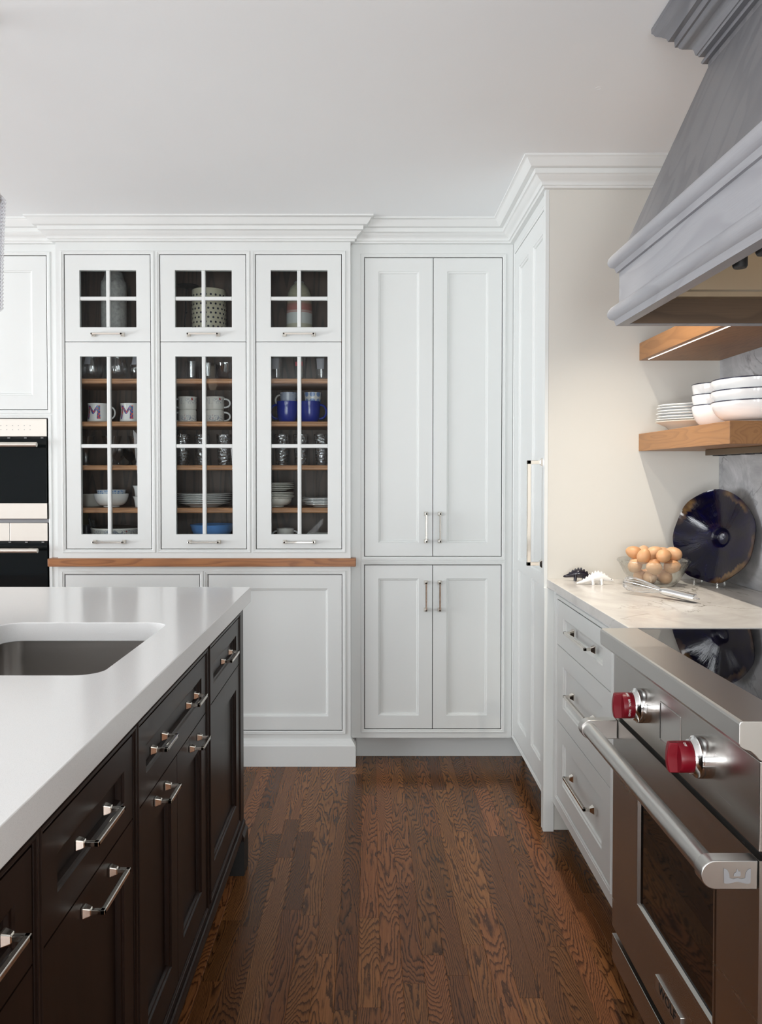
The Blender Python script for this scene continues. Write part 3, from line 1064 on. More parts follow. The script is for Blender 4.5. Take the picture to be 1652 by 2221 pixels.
iu1 = island_unit(2.1135, 2.695, 'dark wood island cabinet next to the corner foot with one drawer and one door',
            [(2.142, 2.614, [(2.360, 0.122)])], [(2.142, 2.614, [])], 2.142, 2.614)
island_unit(1.4605, 2.1130, 'dark wood island cabinet with two pulls on its wide drawer and twin doors',
            [(1.480, 2.083, [(1.903, 0.083), (1.601, 0.083)])],
            [(1.775, 2.083, [(1.939, 0.083)]), (1.480, 1.772, [(1.629, 0.080)])], 1.480, 2.083)
island_unit(1.0265, 1.4600, 'dark wood island cabinet with single drawer over one door carrying a horizontal pull',
            [(1.043, 1.440, [(1.2215, 0.121)])], [(1.043, 1.440, [(1.2475, 0.124)])], 1.043, 1.440)
island_unit(0.36, 1.0260, 'dark wood island cabinet farthest from the corner foot, with a wide drawer',
            [(0.46, 1.008, [(0.862, 0.122)])], [(0.46, 1.008, [(0.80, 0.122)])], 0.46, 1.008)
ft = iu1
MB().box(-0.462, -0.404, 2.612, 2.6965, 0.0, 0.112).build('foot', 'toe_dark', ft)
MB().rectloft(-0.462, -0.404, 2.612, 2.6965, [(0, 0.112), (0, 0.124), (0.008, 0.134), (0.012, 0.148)], cap=True, capstart=True).build('foot_cap', IW, ft)
# end panel and hidden body of the island
ip = thing('island_end_panel', (-0.90, 2.70, 0), 'dark wood end panel closing the island below the white slab', 'cabinet panel')
MB().box(-1.45, -0.4205, 2.697, 2.712, 0.0, 0.866).build('board', IW, ip)
MB().box(-1.45, -1.43, 0.36, 2.696, 0.0, 0.866).build('back_board', IW, ip)

# slab with sink cut-out
XS, YS0, YS1 = -0.3986, 0.30, 2.7424
slab = MB()
SX0, SX1, SY0, SY1, SR = -0.925, -0.512, 1.5385, 2.0845, 0.05


def rrect(x0, x1, y0, y1, r, n=8):
    pts = []
    for cx_, cy_, a0 in ((x1 - r, y1 - r, 0), (x0 + r, y1 - r, 90), (x0 + r, y0 + r, 180), (x1 - r, y0 + r, 270)):
        for k in range(n + 1):
            a = radians(a0 + 90 * k / n)
            pts.append((cx_ + r * cos(a), cy_ + r * sin(a)))
    return pts


hole = rrect(SX0, SX1, SY0, SY1, SR)
nh = len(hole)


def to_outer(p):
    """project a hole point onto the slab rectangle (same order, corners kept)"""
    cx_, cy_ = (SX0 + SX1) / 2, (SY0 + SY1) / 2
    dx, dy = p[0] - cx_, p[1] - cy_
    ts = []
    if dx > 1e-9:
        ts.append((XS - cx_) / dx)
    if dx < -1e-9:
        ts.append((-1.50 - cx_) / dx)
    if dy > 1e-9:
        ts.append((YS1 - cy_) / dy)
    if dy < -1e-9:
        ts.append((YS0 - cy_) / dy)
    t = min(ts)
    return (cx_ + dx * t, cy_ + dy * t)


outer = [to_outer(p) for p in hole]
for cxy in ((XS, YS1), (-1.50, YS1), (-1.50, YS0), (XS, YS0)):
    i = min(range(nh), key=lambda k: (outer[k][0] - cxy[0]) ** 2 + (outer[k][1] - cxy[1]) ** 2)
    outer[i] = cxy
pts = [(p[0], p[1], z) for z in (0.915, 0.867) for ring in (hole, outer) for p in ring]
fc = []
for k in range(nh):
    j = (k + 1) % nh
    fc.append((k, j, nh + j, nh + k))
    fc.append((2 * nh + k, 3 * nh + k, 3 * nh + j, 2 * nh + j))
    fc.append((nh + k, nh + j, 3 * nh + j, 3 * nh + k))
    fc.append((k, 2 * nh + k, 2 * nh + j, j))
slab.add(pts, fc)
tag(slab.build('island_countertop', 'island_quartz', smooth=True, angle=25, bevel=0.002), 'thick white quartz island top with a sink cut-out', 'countertop')
sk = thing('undermount_sink', (-0.72, 1.81, 0.66), 'brushed steel undermount sink set into the white island top', 'sink')
s = MB()
rings = [(0.012, 0.866, SR + .01), (-0.006, 0.8655, SR), (-0.006, 0.70, SR), (0.004, 0.676, SR * 0.9), (0.03, 0.664, SR * 0.6)]
pts, fc = [], []
for e, z, r in rings:
    pts += [(p[0], p[1], z) for p in rrect(SX0 - 0.006 + e if e < 0.01 or z < 0.8 else SX0 - 0.02, SX1 + 0.006 - e if e < 0.01 or z < 0.8 else SX1 + 0.02, SY0 - 0.006 + e if e < 0.01 or z < 0.8 else SY0 - 0.02, SY1 + 0.006 - e if e < 0.01 or z < 0.8 else SY1 + 0.02, r)]
for i in range(len(rings) - 1):
    for k in range(nh):
        j = (k + 1) % nh
        fc.append((i * nh + k, i * nh + j, (i + 1) * nh + j, (i + 1) * nh + k))
fc.append(tuple((len(rings) - 1) * nh + k for k in range(nh)))
s.add(pts, fc)
s.build('basin', 'sink_steel', sk, smooth=True, angle=50)
MB().lathe([(0.045, 0.0), (0.045, 0.003), (0.034, 0.003), (0.030, 0.001), (0.0, 0.001)], (-0.72, 1.81, 0.664), 24).build('drain', 'chrome', sk, smooth=True)

# ------------------------------------------------------------------ right-hand drawer base
fd = face_left(0.66)
db = thing('drawer_cabinet', (0.95, 2.50, 0), 'white three-drawer base cabinet between refrigerator and range', 'cabinet')
ff = MB(fd)
face_frame(ff, 2.10, 2.937, 0.110, 0.884, [(2.237, 2.875, 0.163, 0.852)])
ff.build('face_frame', WHITE, db)
MB().box(0.70, 1.25, 2.02, 2.935, 0.11, 0.884).build('carcass', 'carcass', db)
MB().box(0.73, 0.745, 2.02, 2.935, 0.0, 0.112).build('toe_kick', WHITE, db)
MB().box(0.652, 0.70, 2.016, 2.0995, 0.11, 0.884).build('filler', WHITE, db)
for v0, v1, hv in ((0.6965, 0.852, 0.779), (0.431, 0.6935, 0.572), (0.163, 0.428, 0.305)):
    d = shaker(fd, 2.237, 2.875, v0, v1, db, WHITE, name='drawer', su=0.080, sv=0.052 if v1 > 0.8 else 0.060)
    pull(fd, 2.520, hv, 0.248, False, d, proj=0.034, bar=0.009, base=0.022)
tag(MB().box(0.638, 1.2545, 2.016, 2.9545, 0.8855, 0.915).build('stone_countertop', 'quartzite', bevel=0.0015), 'pale veined quartzite counter between end wall and range', 'countertop')
tag(MB().box(1.2555, 1.2655, 0.3, 2.9545, 0.9155, 2.305).build('stone_backsplash', 'grey_stone'), 'dark grey veined stone slab covering the wall behind the shelves', 'backsplash')

# ------------------------------------------------------------------ range
rg = thing('range', (0.92, 1.63, 0), 'stainless steel range with black glass cooktop and red knobs', 'range')
R0, R1 = 1.250, 2.010
MB().box(0.625, 1.2545, R0 + 0.004, R1 - 0.004, 0.10, 0.895).build('body', 'panel_steel', rg)
for lx in (0.66, 1.2):
    for ly in (R0 + 0.05, R1 - 0.05):
        MB().lathe([(0.02, 0), (0.02, 0.012), (0.013, 0.014), (0.013, 0.10)], (lx, ly, 0), 14, cap1=True).build('leg', 'panel_steel', rg, smooth=True)
bull = [(.658, .915), (.572, .915), (.568, .9135), (.566, .910), (.566, .880), (.568, .875), (.574, .871), (.584, .868), (.592, .861), (.597, .855), (.603, .852), (.658, .852)]
MB().prism(bull, R0, R1, lambda p, q, t: (p, t, q)).build('bullnose', 'brushed_steel', rg, bevel=0.0012)
MB().box(0.6585, 1.2545, R0 + 0.006, R1 - 0.006, 0.8955, 0.9135).build('cooktop', 'cooktop_glass', rg)
fg = face_left(0.60)
cp = MB(fg).box(R0 + 0.002, R1 - 0.002, 0.711, 0.8515, -0.024, 0).build('control_panel', 'panel_steel', rg, bevel=0.0015)
MB(fg).box(R0 + 0.006, R1 - 0.006, 0.690, 0.711, -0.024, -0.012).build('vent_gap', 'black_gap', rg)
# touch panel between the knobs
MB(fg).rectloft(1.574, 1.687, 0.744, 0.825, [(0, -0.004), (0.0, 0.0015), (0.0025, 0.0015), (0.004, 0.0003)], cap=True).build('display_cover', 'brushed_steel', cp, bevel=0.001)


def knob(y, z, words):
    k = thing_child('knob', (0.60, y, z), rg)
    ax = lambda a, b, c: (0.60 - c, y + a, z + b)
    MB(ax).lathe([(0.0375, 0), (0.0375, 0.018), (0.0365, 0.0225), (0.0330, 0.0245), (0.0300, 0.032), (0.0, 0.032)], (0, 0, 0), 40).build('bezel', 'chrome', k, smooth=True)
    cap = MB(ax)
    cap.lathe([(0.0268, 0.030), (0.0275, 0.034), (0.0275, 0.052), (0.0262, 0.0555), (0.0, 0.0565)], (0, 0, 0), 40)
    cap.build('cap', 'knob_red', k, smooth=True, angle=50)
    # raised grip bar across the cap
    g = MB(ax)
    n = 12
    pts, fc = [], []
    for i in range(n + 1):
        t = -1 + 2 * i / n
        hh = 0.0265 * t
        wd = 0.0085 - 0.0015 * (1 - abs(t))
        dz = 0.0735 - 0.004 * t * t
        for a, cz in ((-wd, 0.050), (-wd * 0.8, dz), (wd * 0.8, dz), (wd, 0.050)):
            pts.append((a, hh, cz))
    for i in range(n):
        for j in range(4):
            fc.append((i * 4 + j, i * 4 + (j + 1) % 4, i * 4 + 4 + (j + 1) % 4, i * 4 + 4 + j))
    fc += [(0, 1, 2, 3), tuple(n * 4 + j for j in range(4))[::-1]]
    g.add(pts, fc).build('grip', 'knob_red', k, bevel=0.0015, smooth=True, angle=40)
    if words:
        tm = None
        for wd_, a0 in words:
            def wrap(u, v, w_, a0=a0):
                a = radians(a0) - u / 0.0277
                r = 0.0277 + w_ * 0.3
                return (0.60 - 0.0440 + v, y - r * cos(a), z + r * sin(a))
            q = text_mb(wd_, 0.0060, wrap, bold=0.00012)
            if tm is None:
                tm = q
            else:
                o_ = len(tm.v)
                tm.v += q.v
                tm.f += [tuple(i + o_ for i in f) for f in q.f]
        tm.build('lettering', 'print_white', k)
    return k


def thing_child(name, loc, parent):
    o = bpy.data.objects.new(name, None)
    o.empty_display_size = 0.02
    COL.objects.link(o)
    place(o, loc, parent)
    return o


knob(1.772, 0.7915, [('BAKE', 72), ('BROIL', 26), ('ROAST', -22)])
knob(1.449, 0.7915, [('OFF', 68)])

# oven door
dd = MB(fg)
D0, D1, DZ0, DZ1 = R0 + 0.001, R1 - 0.001, 0.176, 0.698
W0, W1, WZ0, WZ1 = 1.405, 1.830, 0.320, 0.612
for q in ((D0, W0, DZ0, DZ1), (W1, D1, DZ0, DZ1), (W0, W1, DZ0, WZ0), (W0, W1, WZ1, DZ1)):
    dd.add([(q[0], q[2], 0), (q[1], q[2], 0), (q[1], q[3], 0), (q[0], q[3], 0)], [(0, 1, 2, 3)])
dd.rectloft(D0, D1, DZ0, DZ1, [(0, -0.022), (0, 0)])
dd.rectloft(W0, W1, WZ0, WZ1, [(0, 0), (0.004, 0.0018), (0.010, 0.0012), (0.014, -0.006)])
odoor = dd.build('oven_door', 'panel_steel', rg)
MB(fg).rectloft(W0, W1, WZ0, WZ1, [(0.0135, -0.012), (0.0135, -0.0055)], cap=True).build('window', 'black_glass', odoor)
h = MB()
h.tube([(0.532, R0 + 0.030, 0.674), (0.532, R1 - 0.034, 0.674)], 0.0175, 24)
h.build('handle_bar', 'brushed_steel', odoor, smooth=True)
for y0, y1 in ((R0 + 0.004, R0 + 0.032), (R1 - 0.036, R1 - 0.008)):
    prof_ = [(0.599, 0.652), (0.599, 0.697)]
    for k in range(13):
        a = radians(90 + 15 * k)
        prof_.append((0.5335 + 0.0225 * cos(a), 0.6745 + 0.0225 * sin(a)))
    MB().prism(prof_, y0, y1, lambda p, q, t: (p, t, q)).build('handle_mount', 'brushed_steel', odoor, smooth=True, angle=40, bevel=0.0015)
# W-shaped emblem with a flame on the handle end
em = MB(lambda a, b, c: (0.567 + a, R0 + 0.0038 - c, 0.6735 + b))
Wp = [(-0.0210, 0.0125), (-0.0155, 0.0095), (-0.0125, 0.004), (-0.0120, -0.0030), (-0.006, -0.0045), (0, -0.0028), (0.006, -0.0045), (0.0120, -0.0030), (0.0125, 0.004), (0.0155, 0.0095), (0.0210, 0.0125),
      (0.0205, -0.0105), (0.016, -0.0122), (0.008, -0.0105), (0.0, -0.0085), (-0.008, -0.0105), (-0.016, -0.0122), (-0.0205, -0.0105)]
em.prism(Wp, 0, 0.0006, lambda p, q, t: (p, q, t))
em.prism([(-0.0055, 0.0), (-0.005, 0.004), (-0.002, 0.006), (-0.0005, 0.0115), (0.0025, 0.007), (0.0042, 0.0085), (0.0056, 0.002), (0.0035, -0.0005), (-0.0035, -0.0005)], 0, 0.0006, lambda p, q, t: (p, q, t))
em.build('emblem', 'print_grey', odoor)
bdg = MB(fg).box(1.553, 1.693, 0.219, 0.249, -0.001, 0.004).build('badge', 'brushed_steel', odoor, bevel=0.001)
text_mb('WOLF', 0.0285, lambda u, v, w_: (0.5958 - w_, 1.623 - u * 1.18, 0.2335 + v)).build('badge_lettering', 'black_gap', odoor)
MB(fg).box(R0 + 0.001, R1 - 0.001, 0.092, 0.157, -0.02, 0).build('kick_panel', 'panel_steel', rg, bevel=0.001)

# ------------------------------------------------------------------ hood
hd = thing('range_hood', (0.95, 1.63, 1.668), 'grey stained wood range hood flaring down to a moulded apron', 'range hood')
HW = 'hood_wood'
H0, H1, HX = 1.18, 2.08, 0.628
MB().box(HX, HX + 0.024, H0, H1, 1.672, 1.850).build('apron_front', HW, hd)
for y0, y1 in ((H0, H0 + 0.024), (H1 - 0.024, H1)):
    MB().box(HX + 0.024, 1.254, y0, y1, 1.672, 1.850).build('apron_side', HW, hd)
MB().box(HX + 0.024, 1.254, H1 - 0.030, H1 - 0.0245, 1.669, 1.735).build('liner', 'hood_liner_wood', hd)
MB().box(HX + 0.024, 1.254, H0 + 0.0245, H0 + 0.03, 1.669, 1.735).build('liner', 'hood_liner_wood', hd)
upath = [(1.254, H1), (HX, H1), (HX, H0), (1.254, H0)]
MB().sweep([(-0.002, 1.800), (.006, 1.801), (.008, 1.808), (.010, 1.813), (.018, 1.817), (.0225, 1.824), (.0235, 1.831), (.021, 1.840), (.015, 1.847), (.006, 1.852), (-0.002, 1.856)], upath, side=-1).build('upper_moulding', HW, hd, smooth=True, angle=35)
MB().sweep([(-0.02, 1.668), (.006, 1.668), (.008, 1.677), (.010, 1.682), (.018, 1.686), (.0225, 1.693), (.0235, 1.700), (.021, 1.709), (.015, 1.716), (.006, 1.722), (-0.002, 1.725)], upath, side=-1).build('lower_moulding', HW, hd, smooth=True, angle=35)
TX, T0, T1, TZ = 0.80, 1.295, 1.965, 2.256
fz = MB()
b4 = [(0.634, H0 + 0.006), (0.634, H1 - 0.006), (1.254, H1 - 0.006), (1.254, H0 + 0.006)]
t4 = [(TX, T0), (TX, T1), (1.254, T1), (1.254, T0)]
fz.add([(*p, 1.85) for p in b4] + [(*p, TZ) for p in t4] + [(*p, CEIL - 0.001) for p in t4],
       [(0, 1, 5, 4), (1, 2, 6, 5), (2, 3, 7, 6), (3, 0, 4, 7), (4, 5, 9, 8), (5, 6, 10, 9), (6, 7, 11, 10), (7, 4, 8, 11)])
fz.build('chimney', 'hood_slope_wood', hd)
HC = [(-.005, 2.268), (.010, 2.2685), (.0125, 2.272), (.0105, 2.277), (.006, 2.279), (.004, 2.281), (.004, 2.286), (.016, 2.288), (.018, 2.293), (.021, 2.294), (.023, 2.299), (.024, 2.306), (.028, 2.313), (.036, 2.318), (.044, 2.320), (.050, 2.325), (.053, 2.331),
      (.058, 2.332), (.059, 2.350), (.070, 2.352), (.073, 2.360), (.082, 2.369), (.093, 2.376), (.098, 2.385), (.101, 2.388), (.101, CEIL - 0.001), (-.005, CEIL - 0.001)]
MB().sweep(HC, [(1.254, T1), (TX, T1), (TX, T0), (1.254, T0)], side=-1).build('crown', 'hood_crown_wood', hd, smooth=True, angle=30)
# steel ventilation insert inside the apron
ins = MB()
ins.rectloft(HX + 0.026, 1.252, H0 + 0.031, H1 - 0.031, [(0, 1.736), (0, 1.728), (0.030, 1.728), (0.030, 1.740), (0.034, 1.744), (0.036, 1.846)], cap=True)
ins_o = ins.build('vent_insert', 'insert_steel', hd)
MB().add([(0.69, H0 + 0.068, 1.758), (0.69, H1 - 0.068, 1.758), (0.93, H1 - 0.068, 1.835), (0.93, H0 + 0.068, 1.835), (1.215, H1 - 0.068, 1.790), (1.215, H0 + 0.068, 1.790)], [(0, 1, 2, 3), (3, 2, 4, 5)]).build('baffle', 'insert_steel', ins_o)
for k in range(9):
    y = H0 + 0.11 + k * 0.085
    MB().add([(0.70, y, 1.757), (0.70, y + 0.045, 1.757), (0.92, y + 0.045, 1.828), (0.92, y, 1.828), (0.70, y, 1.763), (0.70, y + 0.045, 1.763), (0.92, y + 0.045, 1.836), (0.92, y, 1.836)],
             [(0, 1, 2, 3), (4, 5, 6, 7), (0, 1, 5, 4), (2, 3, 7, 6), (0, 3, 7, 4), (1, 2, 6, 5)]).build('slat', 'insert_steel', ins_o)
for y in (1.41, 1.50):
    MB().lathe([(0.011, 0.0), (0.013, 0.004), (0.013, 0.020), (0.006, 0.024), (0.006, 0.060)], (0.672, y, 1.668), 16).build('control_knob', 'rubber_black', ins_o, smooth=True)

# ------------------------------------------------------------------ floating shelves
def float_shelf(z0, label, strip):
    t = thing('floating_shelf', (1.11, 2.58, z0), label, 'shelf')
    m = MB().box(0.966, 1.2545, 2.2085, 2.9545, z0, z0 + 0.062)
    m.build('board', 'shelf_wood', t, bevel=0.0012)
    if not strip:
        MB().box(0.9845, 0.9885, 2.215, 2.915, z0 - 0.0012, z0 - 0.0003).build('led_strip', 'led_glow', t)
    if strip:
        MB().box(1.120, 1.165, 2.222, 2.745, z0 - 0.020, z0 - 0.0005).build('outlet_strip', 'bronze', t, bevel=0.001)
        for k in range(5):
            MB().box(1.128, 1.157, 2.28 + k * 0.095, 2.325 + k * 0.095, z0 - 0.0225, z0 - 0.0195).build('outlet', 'rubber_black', t)
    return t


float_shelf(1.700, 'upper honey oak floating shelf with a bright light strip, half behind the hood', False)
float_shelf(1.375, 'lower honey oak floating shelf carrying stacked plates and bowls', True)


# ------------------------------------------------------------------ dishes on the shelf
def bowl_profile(R, h, foot, t=0.004):
    out = [(foot * 0.9, 0.0), (foot, 0.002), (foot, 0.006), (foot * 1.12, 0.008)]
    for k in range(1, 11):
        a = k / 10
        out.append((foot * 1.12 + (R - foot * 1.12) * (sin(a * pi / 2) ** 0.8), 0.008 + (h - 0.008) * (1 - cos(a * pi / 2)) ** 0.85))
    inn = [(R - t * 0.4, h + 0.001), (R - t, h - 0.001)]
    for k in range(9, 0, -1):
        a = k / 10
        inn.append((max(0.002, foot * 1.12 + (R - foot * 1.12) * (sin(a * pi / 2) ** 0.8) - t), 0.008 + t + (h - 0.008 - t) * (1 - cos(a * pi / 2)) ** 0.85))
    inn.append((0.0, 0.009 + t))
    return out + inn


def rim_bowl(x, y, z, R, h, foot, label, group):
    t = thing('bowl', (x, y, z), label, 'bowl', group)
    MB().lathe(bowl_profile(R, h, foot), (x, y, z), 56).build('body', 'porcelain', t, smooth=True, angle=60)
    MB().lathe([(R - 0.0005, h - 0.0022), (R + 0.0006, h - 0.001), (R + 0.0006, h + 0.0008), (R - 0.002, h + 0.0018), (R - 0.0035, h)], (x, y, z), 56, cap0=False).build('rim', 'navy_rim', t, smooth=True)
    return t


for k, nm in enumerate(('bottom', 'middle', 'top')):
    rim_bowl(1.117, 2.365, 1.4372 + k * 0.0315, 0.1265, 0.063, 0.062, 'large white bowl with a navy rim, %s of its stack of three' % nm, 'large white bowls on the oak shelf')
for k, nm in enumerate(('bottom', 'middle', 'top')):
    rim_bowl(1.113, 2.612, 1.4372 + k * 0.0335, 0.0855, 0.073, 0.042, 'small white bowl with a navy rim, %s of its stack of three' % nm, 'small white bowls on the oak shelf')


def plate(x, y, z, R, label, group, mat='porcelain', deep=0.016, name='plate', seg=48, rf=None):
    f = R * 0.58
    p = [(f * 0.95, 0), (f, 0.003), (f * 1.02, 0.004), (R * 0.72, deep * 0.55), (R * 0.97, deep * 0.93), (R, deep), (R, deep + 0.002), (R * 0.96, deep + 0.0025), (R * 0.70, deep * 0.6 + 0.003), (f * 0.9, 0.0065), (0, 0.0065)]
    o = MB().lathe(p, (x, y, z), seg, rf=rf).build(name, mat, smooth=True, angle=60)
    return tag(o, label, 'plate', group)


sq8 = lambda a, z: 1 + 0.025 * cos(4 * a)
plate(1.108, 2.822, 1.4372, 0.122, 'deep white plate with tan underside at the bottom of the shelf stack', 'white plates stacked on the oak shelf', 'warm_porcelain', 0.034, rf=sq8)
ORD = ['topmost', 'second from the top', 'third from the top', 'fourth from the top', 'fifth from the top', 'sixth from the top']
for k in range(6):
    plate(1.108 + (0.002 if k % 2 else -0.002), 2.822, 1.4575 + 0.0098 * k + 0.005, 0.118 - 0.0006 * k, 'thin white plate, %s of the stack beside the small bowls' % ORD[5 - k], 'white plates stacked on the oak shelf', 'porcelain', 0.016, rf=sq8)

# ------------------------------------------------------------------ cobalt platter on an acrylic stand
def platter():
    c = Vector((1.137, 2.748, 0.930))
    t = thing('platter', c, 'large dark cobalt glazed platter with a wavy rim standing by the stone wall', 'platter')
    R = 0.158
    tl = radians(9)
    nx, ny = -sin(radians(60)), -cos(radians(60))
    nrm = Vector((nx * cos(tl), ny * cos(tl), sin(tl)))
    sd = Vector((-ny, nx, 0)).normalized()       # across
    upv = nrm.cross(sd) * -1
    if upv.z < 0:
        upv = -upv
    cen = Vector((1.137, 2.748, 0.930)) + upv * R * 0.985
    prof = [(0.0, -0.054), (0.020, -0.054), (0.025, -0.051), (0.028, -0.037), (0.040, -0.031), (0.075, -0.022), (0.115, -0.009), (0.140, 0.0), (0.152, 0.0065), (0.158, 0.008), (0.158, 0.003), (0.140, -0.006), (0.08, -0.030), (0.045, -0.044), (0.030, -0.060), (0.0, -0.062)]
    seg = 72
    pts, fc, uvr = [], [], []
    for i, (r, w_) in enumerate(prof):
        for k in range(seg):
            a = 2 * pi * k / seg
            e = (r / R) ** 2
            wv = (0.016 * sin(5 * a + 0.7) + 0.010 * sin(8 * a)) * e
            rr = r * (1 + wv * 1.1)
            p = cen + sd * (rr * cos(a)) + upv * (rr * sin(a)) + nrm * (w_ + 0.006 * e * sin(6 * a + 1.0))
            pts.append(tuple(p))
            uvr.append((abs(k / seg - 0.5) * 2, r / R))
    for i in range(len(prof) - 1):
        for k in range(seg):
            j = (k + 1) % seg
            fc.append((i * seg + k, i * seg + j, (i + 1) * seg + j, (i + 1) * seg + k))
    o = MB().add(pts, fc).build('dish', 'cobalt_glaze', t, smooth=True, angle=70)
    uvl = o.data.uv_layers.new(name='radius')
    for lp in o.data.loops:
        uvl.data[lp.index].uv = uvr[lp.vertex_index]
    st = thing('plate_stand', (1.16, 2.75, 0.915), 'clear acrylic stand holding the cobalt platter upright', 'plate stand')
    for s_ in (-0.045, 0.045):
        q0 = Vector((1.137, 2.748, 0.9155)) + sd * s_
        bk = Vector((0.60, 0.80, 0)) * 0.055
        MB().tube([q0 - bk * 0.75 + Vector((0, 0, 0.004)), q0 - bk * 0.70 + Vector((0, 0, 0.020)), q0 - bk * 0.45 + Vector((0, 0, 0.010)), q0 + Vector((0, 0, 0.006)), q0 + bk + Vector((0, 0, 0.003)), q0 + bk * 1.05 + Vector((0, 0, 0.08))], 0.0032, 8).build('leg', 'bowl_glass', st, smooth=True)
    return t


platter()

# ------------------------------------------------------------------ eggs in a ribbed glass bowl
bx, by, bz = 0.966, 2.790, 0.9152
gp = [(0.066, 0.0), (0.070, 0.003), (0.084, 0.020), (0.098, 0.045), (0.110, 0.070), (0.115, 0.078), (0.119, 0.080), (0.1205, 0.084), (0.119, 0.088), (0.115, 0.088), (0.111, 0.078), (0.094, 0.045), (0.080, 0.022), (0.064, 0.008), (0.0, 0.007)]
tag(MB().lathe(gp, (bx, by, bz), 144, rf=lambda a, z: 1 + (0.018 * cos(36 * (a + z * 3.0)) if 0.012 < z < 0.076 else 0)).build('glass_bowl', 'bowl_glass', smooth=True, angle=80), 'clear swirl-ribbed glass bowl filled with brown eggs', 'bowl')


def egg_mesh():
    m = MB()
    pr = []
    for i in range(15):
        a = pi * i / 14
        z = -cos(a)
        r = sin(a) * (1 - 0.13 * z)
        pr.append((max(r, 0.0) * 0.0222, z * 0.0285))
    m.lathe(pr, (0, 0, 0), 24, cap0=False)
    return m


EG = [(0.041 * cos(radians(a)), 0.041 * sin(radians(a)), 0.031, 78, a * 3) for a in (20, 92, 164, 236, 308)]
EG += [(0, 0, 0.067, 20, 50)]
EG += [(0.068 * cos(radians(a)), 0.068 * sin(radians(a)), 0.066 + 0.002 * (k % 2), 65 + 9 * (k % 3), a * 2 + 35 * k) for k, a in enumerate(range(12, 372, 60))]
EG += [(0.064 * cos(radians(a)), 0.064 * sin(radians(a)), 0.103 + 0.003 * (k % 3), (80, 55, 72, 30, 84, 66)[k], a + 50 * k) for k, a in enumerate(range(42, 402, 60))]
EG += [(0.004, 0.002, 0.110, 70, 75)]
place_words = 'brown egg heaped in the swirl-ribbed glass bowl'
e0 = None
for i, (dx, dy, dz, tilt, rot) in enumerate(EG):
    if e0 is None:
        e0 = egg_mesh().build('egg', 'egg_shell', smooth=True, angle=180, origin=(0, 0, 0))
        e = e0
    else:
        e = e0.copy()
        COL.objects.link(e)
    e.location = (bx + dx, by + dy, bz + dz)
    e.rotation_euler = (radians(tilt), 0, radians(rot))
    tag(e, place_words, 'egg', 'brown eggs in the glass bowl')

# ------------------------------------------------------------------ whisk
def whisk():
    a = Vector((0.954, 2.398, 0.9285))
    b = Vector((0.813, 2.613, 0.9475))
    t = thing('whisk', (0.883, 2.5, 0.915), 'steel balloon whisk lying on the pale stone counter', 'whisk')
    ax = (b - a)
    ln = ax.length
    ax.normalize()
    sd = Vector((0, 0, 1)).cross(ax).normalized()
    up = ax.cross(sd)
    at = lambda s, p, q: tuple(a + ax * s + sd * p + up * q)
    hm = MB()
    n = 20
    pr = [(0.0, 0.0), (0.0105, 0.0), (0.0125, 0.002), (0.0125, 0.10), (0.0105, 0.118), (0.008, 0.122), (0.0, 0.122)]
    pts, fc = [], []
    for r, s in pr:
        for k in range(n):
            an = 2 * pi * k / n
            pts.append(at(s, r * cos(an), r * sin(an)))
    for i in range(len(pr) - 1):
        for k in range(n):
            j = (k + 1) % n
            fc.append((i * n + k, i * n + j, (i + 1) * n + j, (i + 1) * n + k))
    hm.add(pts, fc).build('handle', 'chrome', t, smooth=True, angle=40)
    MB().tube([at(-0.0005 - 0.012 * sin(pi * k / 12), 0.008 * cos(pi * k / 12), 0) for k in range(13)], 0.0012, 6).build('hanging_loop', 'chrome', t, smooth=True)
    L0, L1 = 0.118, ln
    for w_ in range(8):
        an = pi * w_ / 8
        path = []
        for k in range(33):
            th = -1 + 2 * k / 32
            s = L0 + (L1 - L0) * (1 - abs(th) ** 2.4)
            f = (1 - abs(th) ** 2.4)
            rad = 0.031 * math.sin(min(1.0, (1 - abs(th)) * 1.45 + 0.08) * pi / 2) * (abs(th) ** 0.55) + 0.002
            sg = 1 if th > 0 else -1
            path.append(at(s, sg * rad * cos(an), sg * rad * sin(an)))
        MB().tube(path, 0.0009, 6).build('wire', 'chrome', t, smooth=True)


whisk()


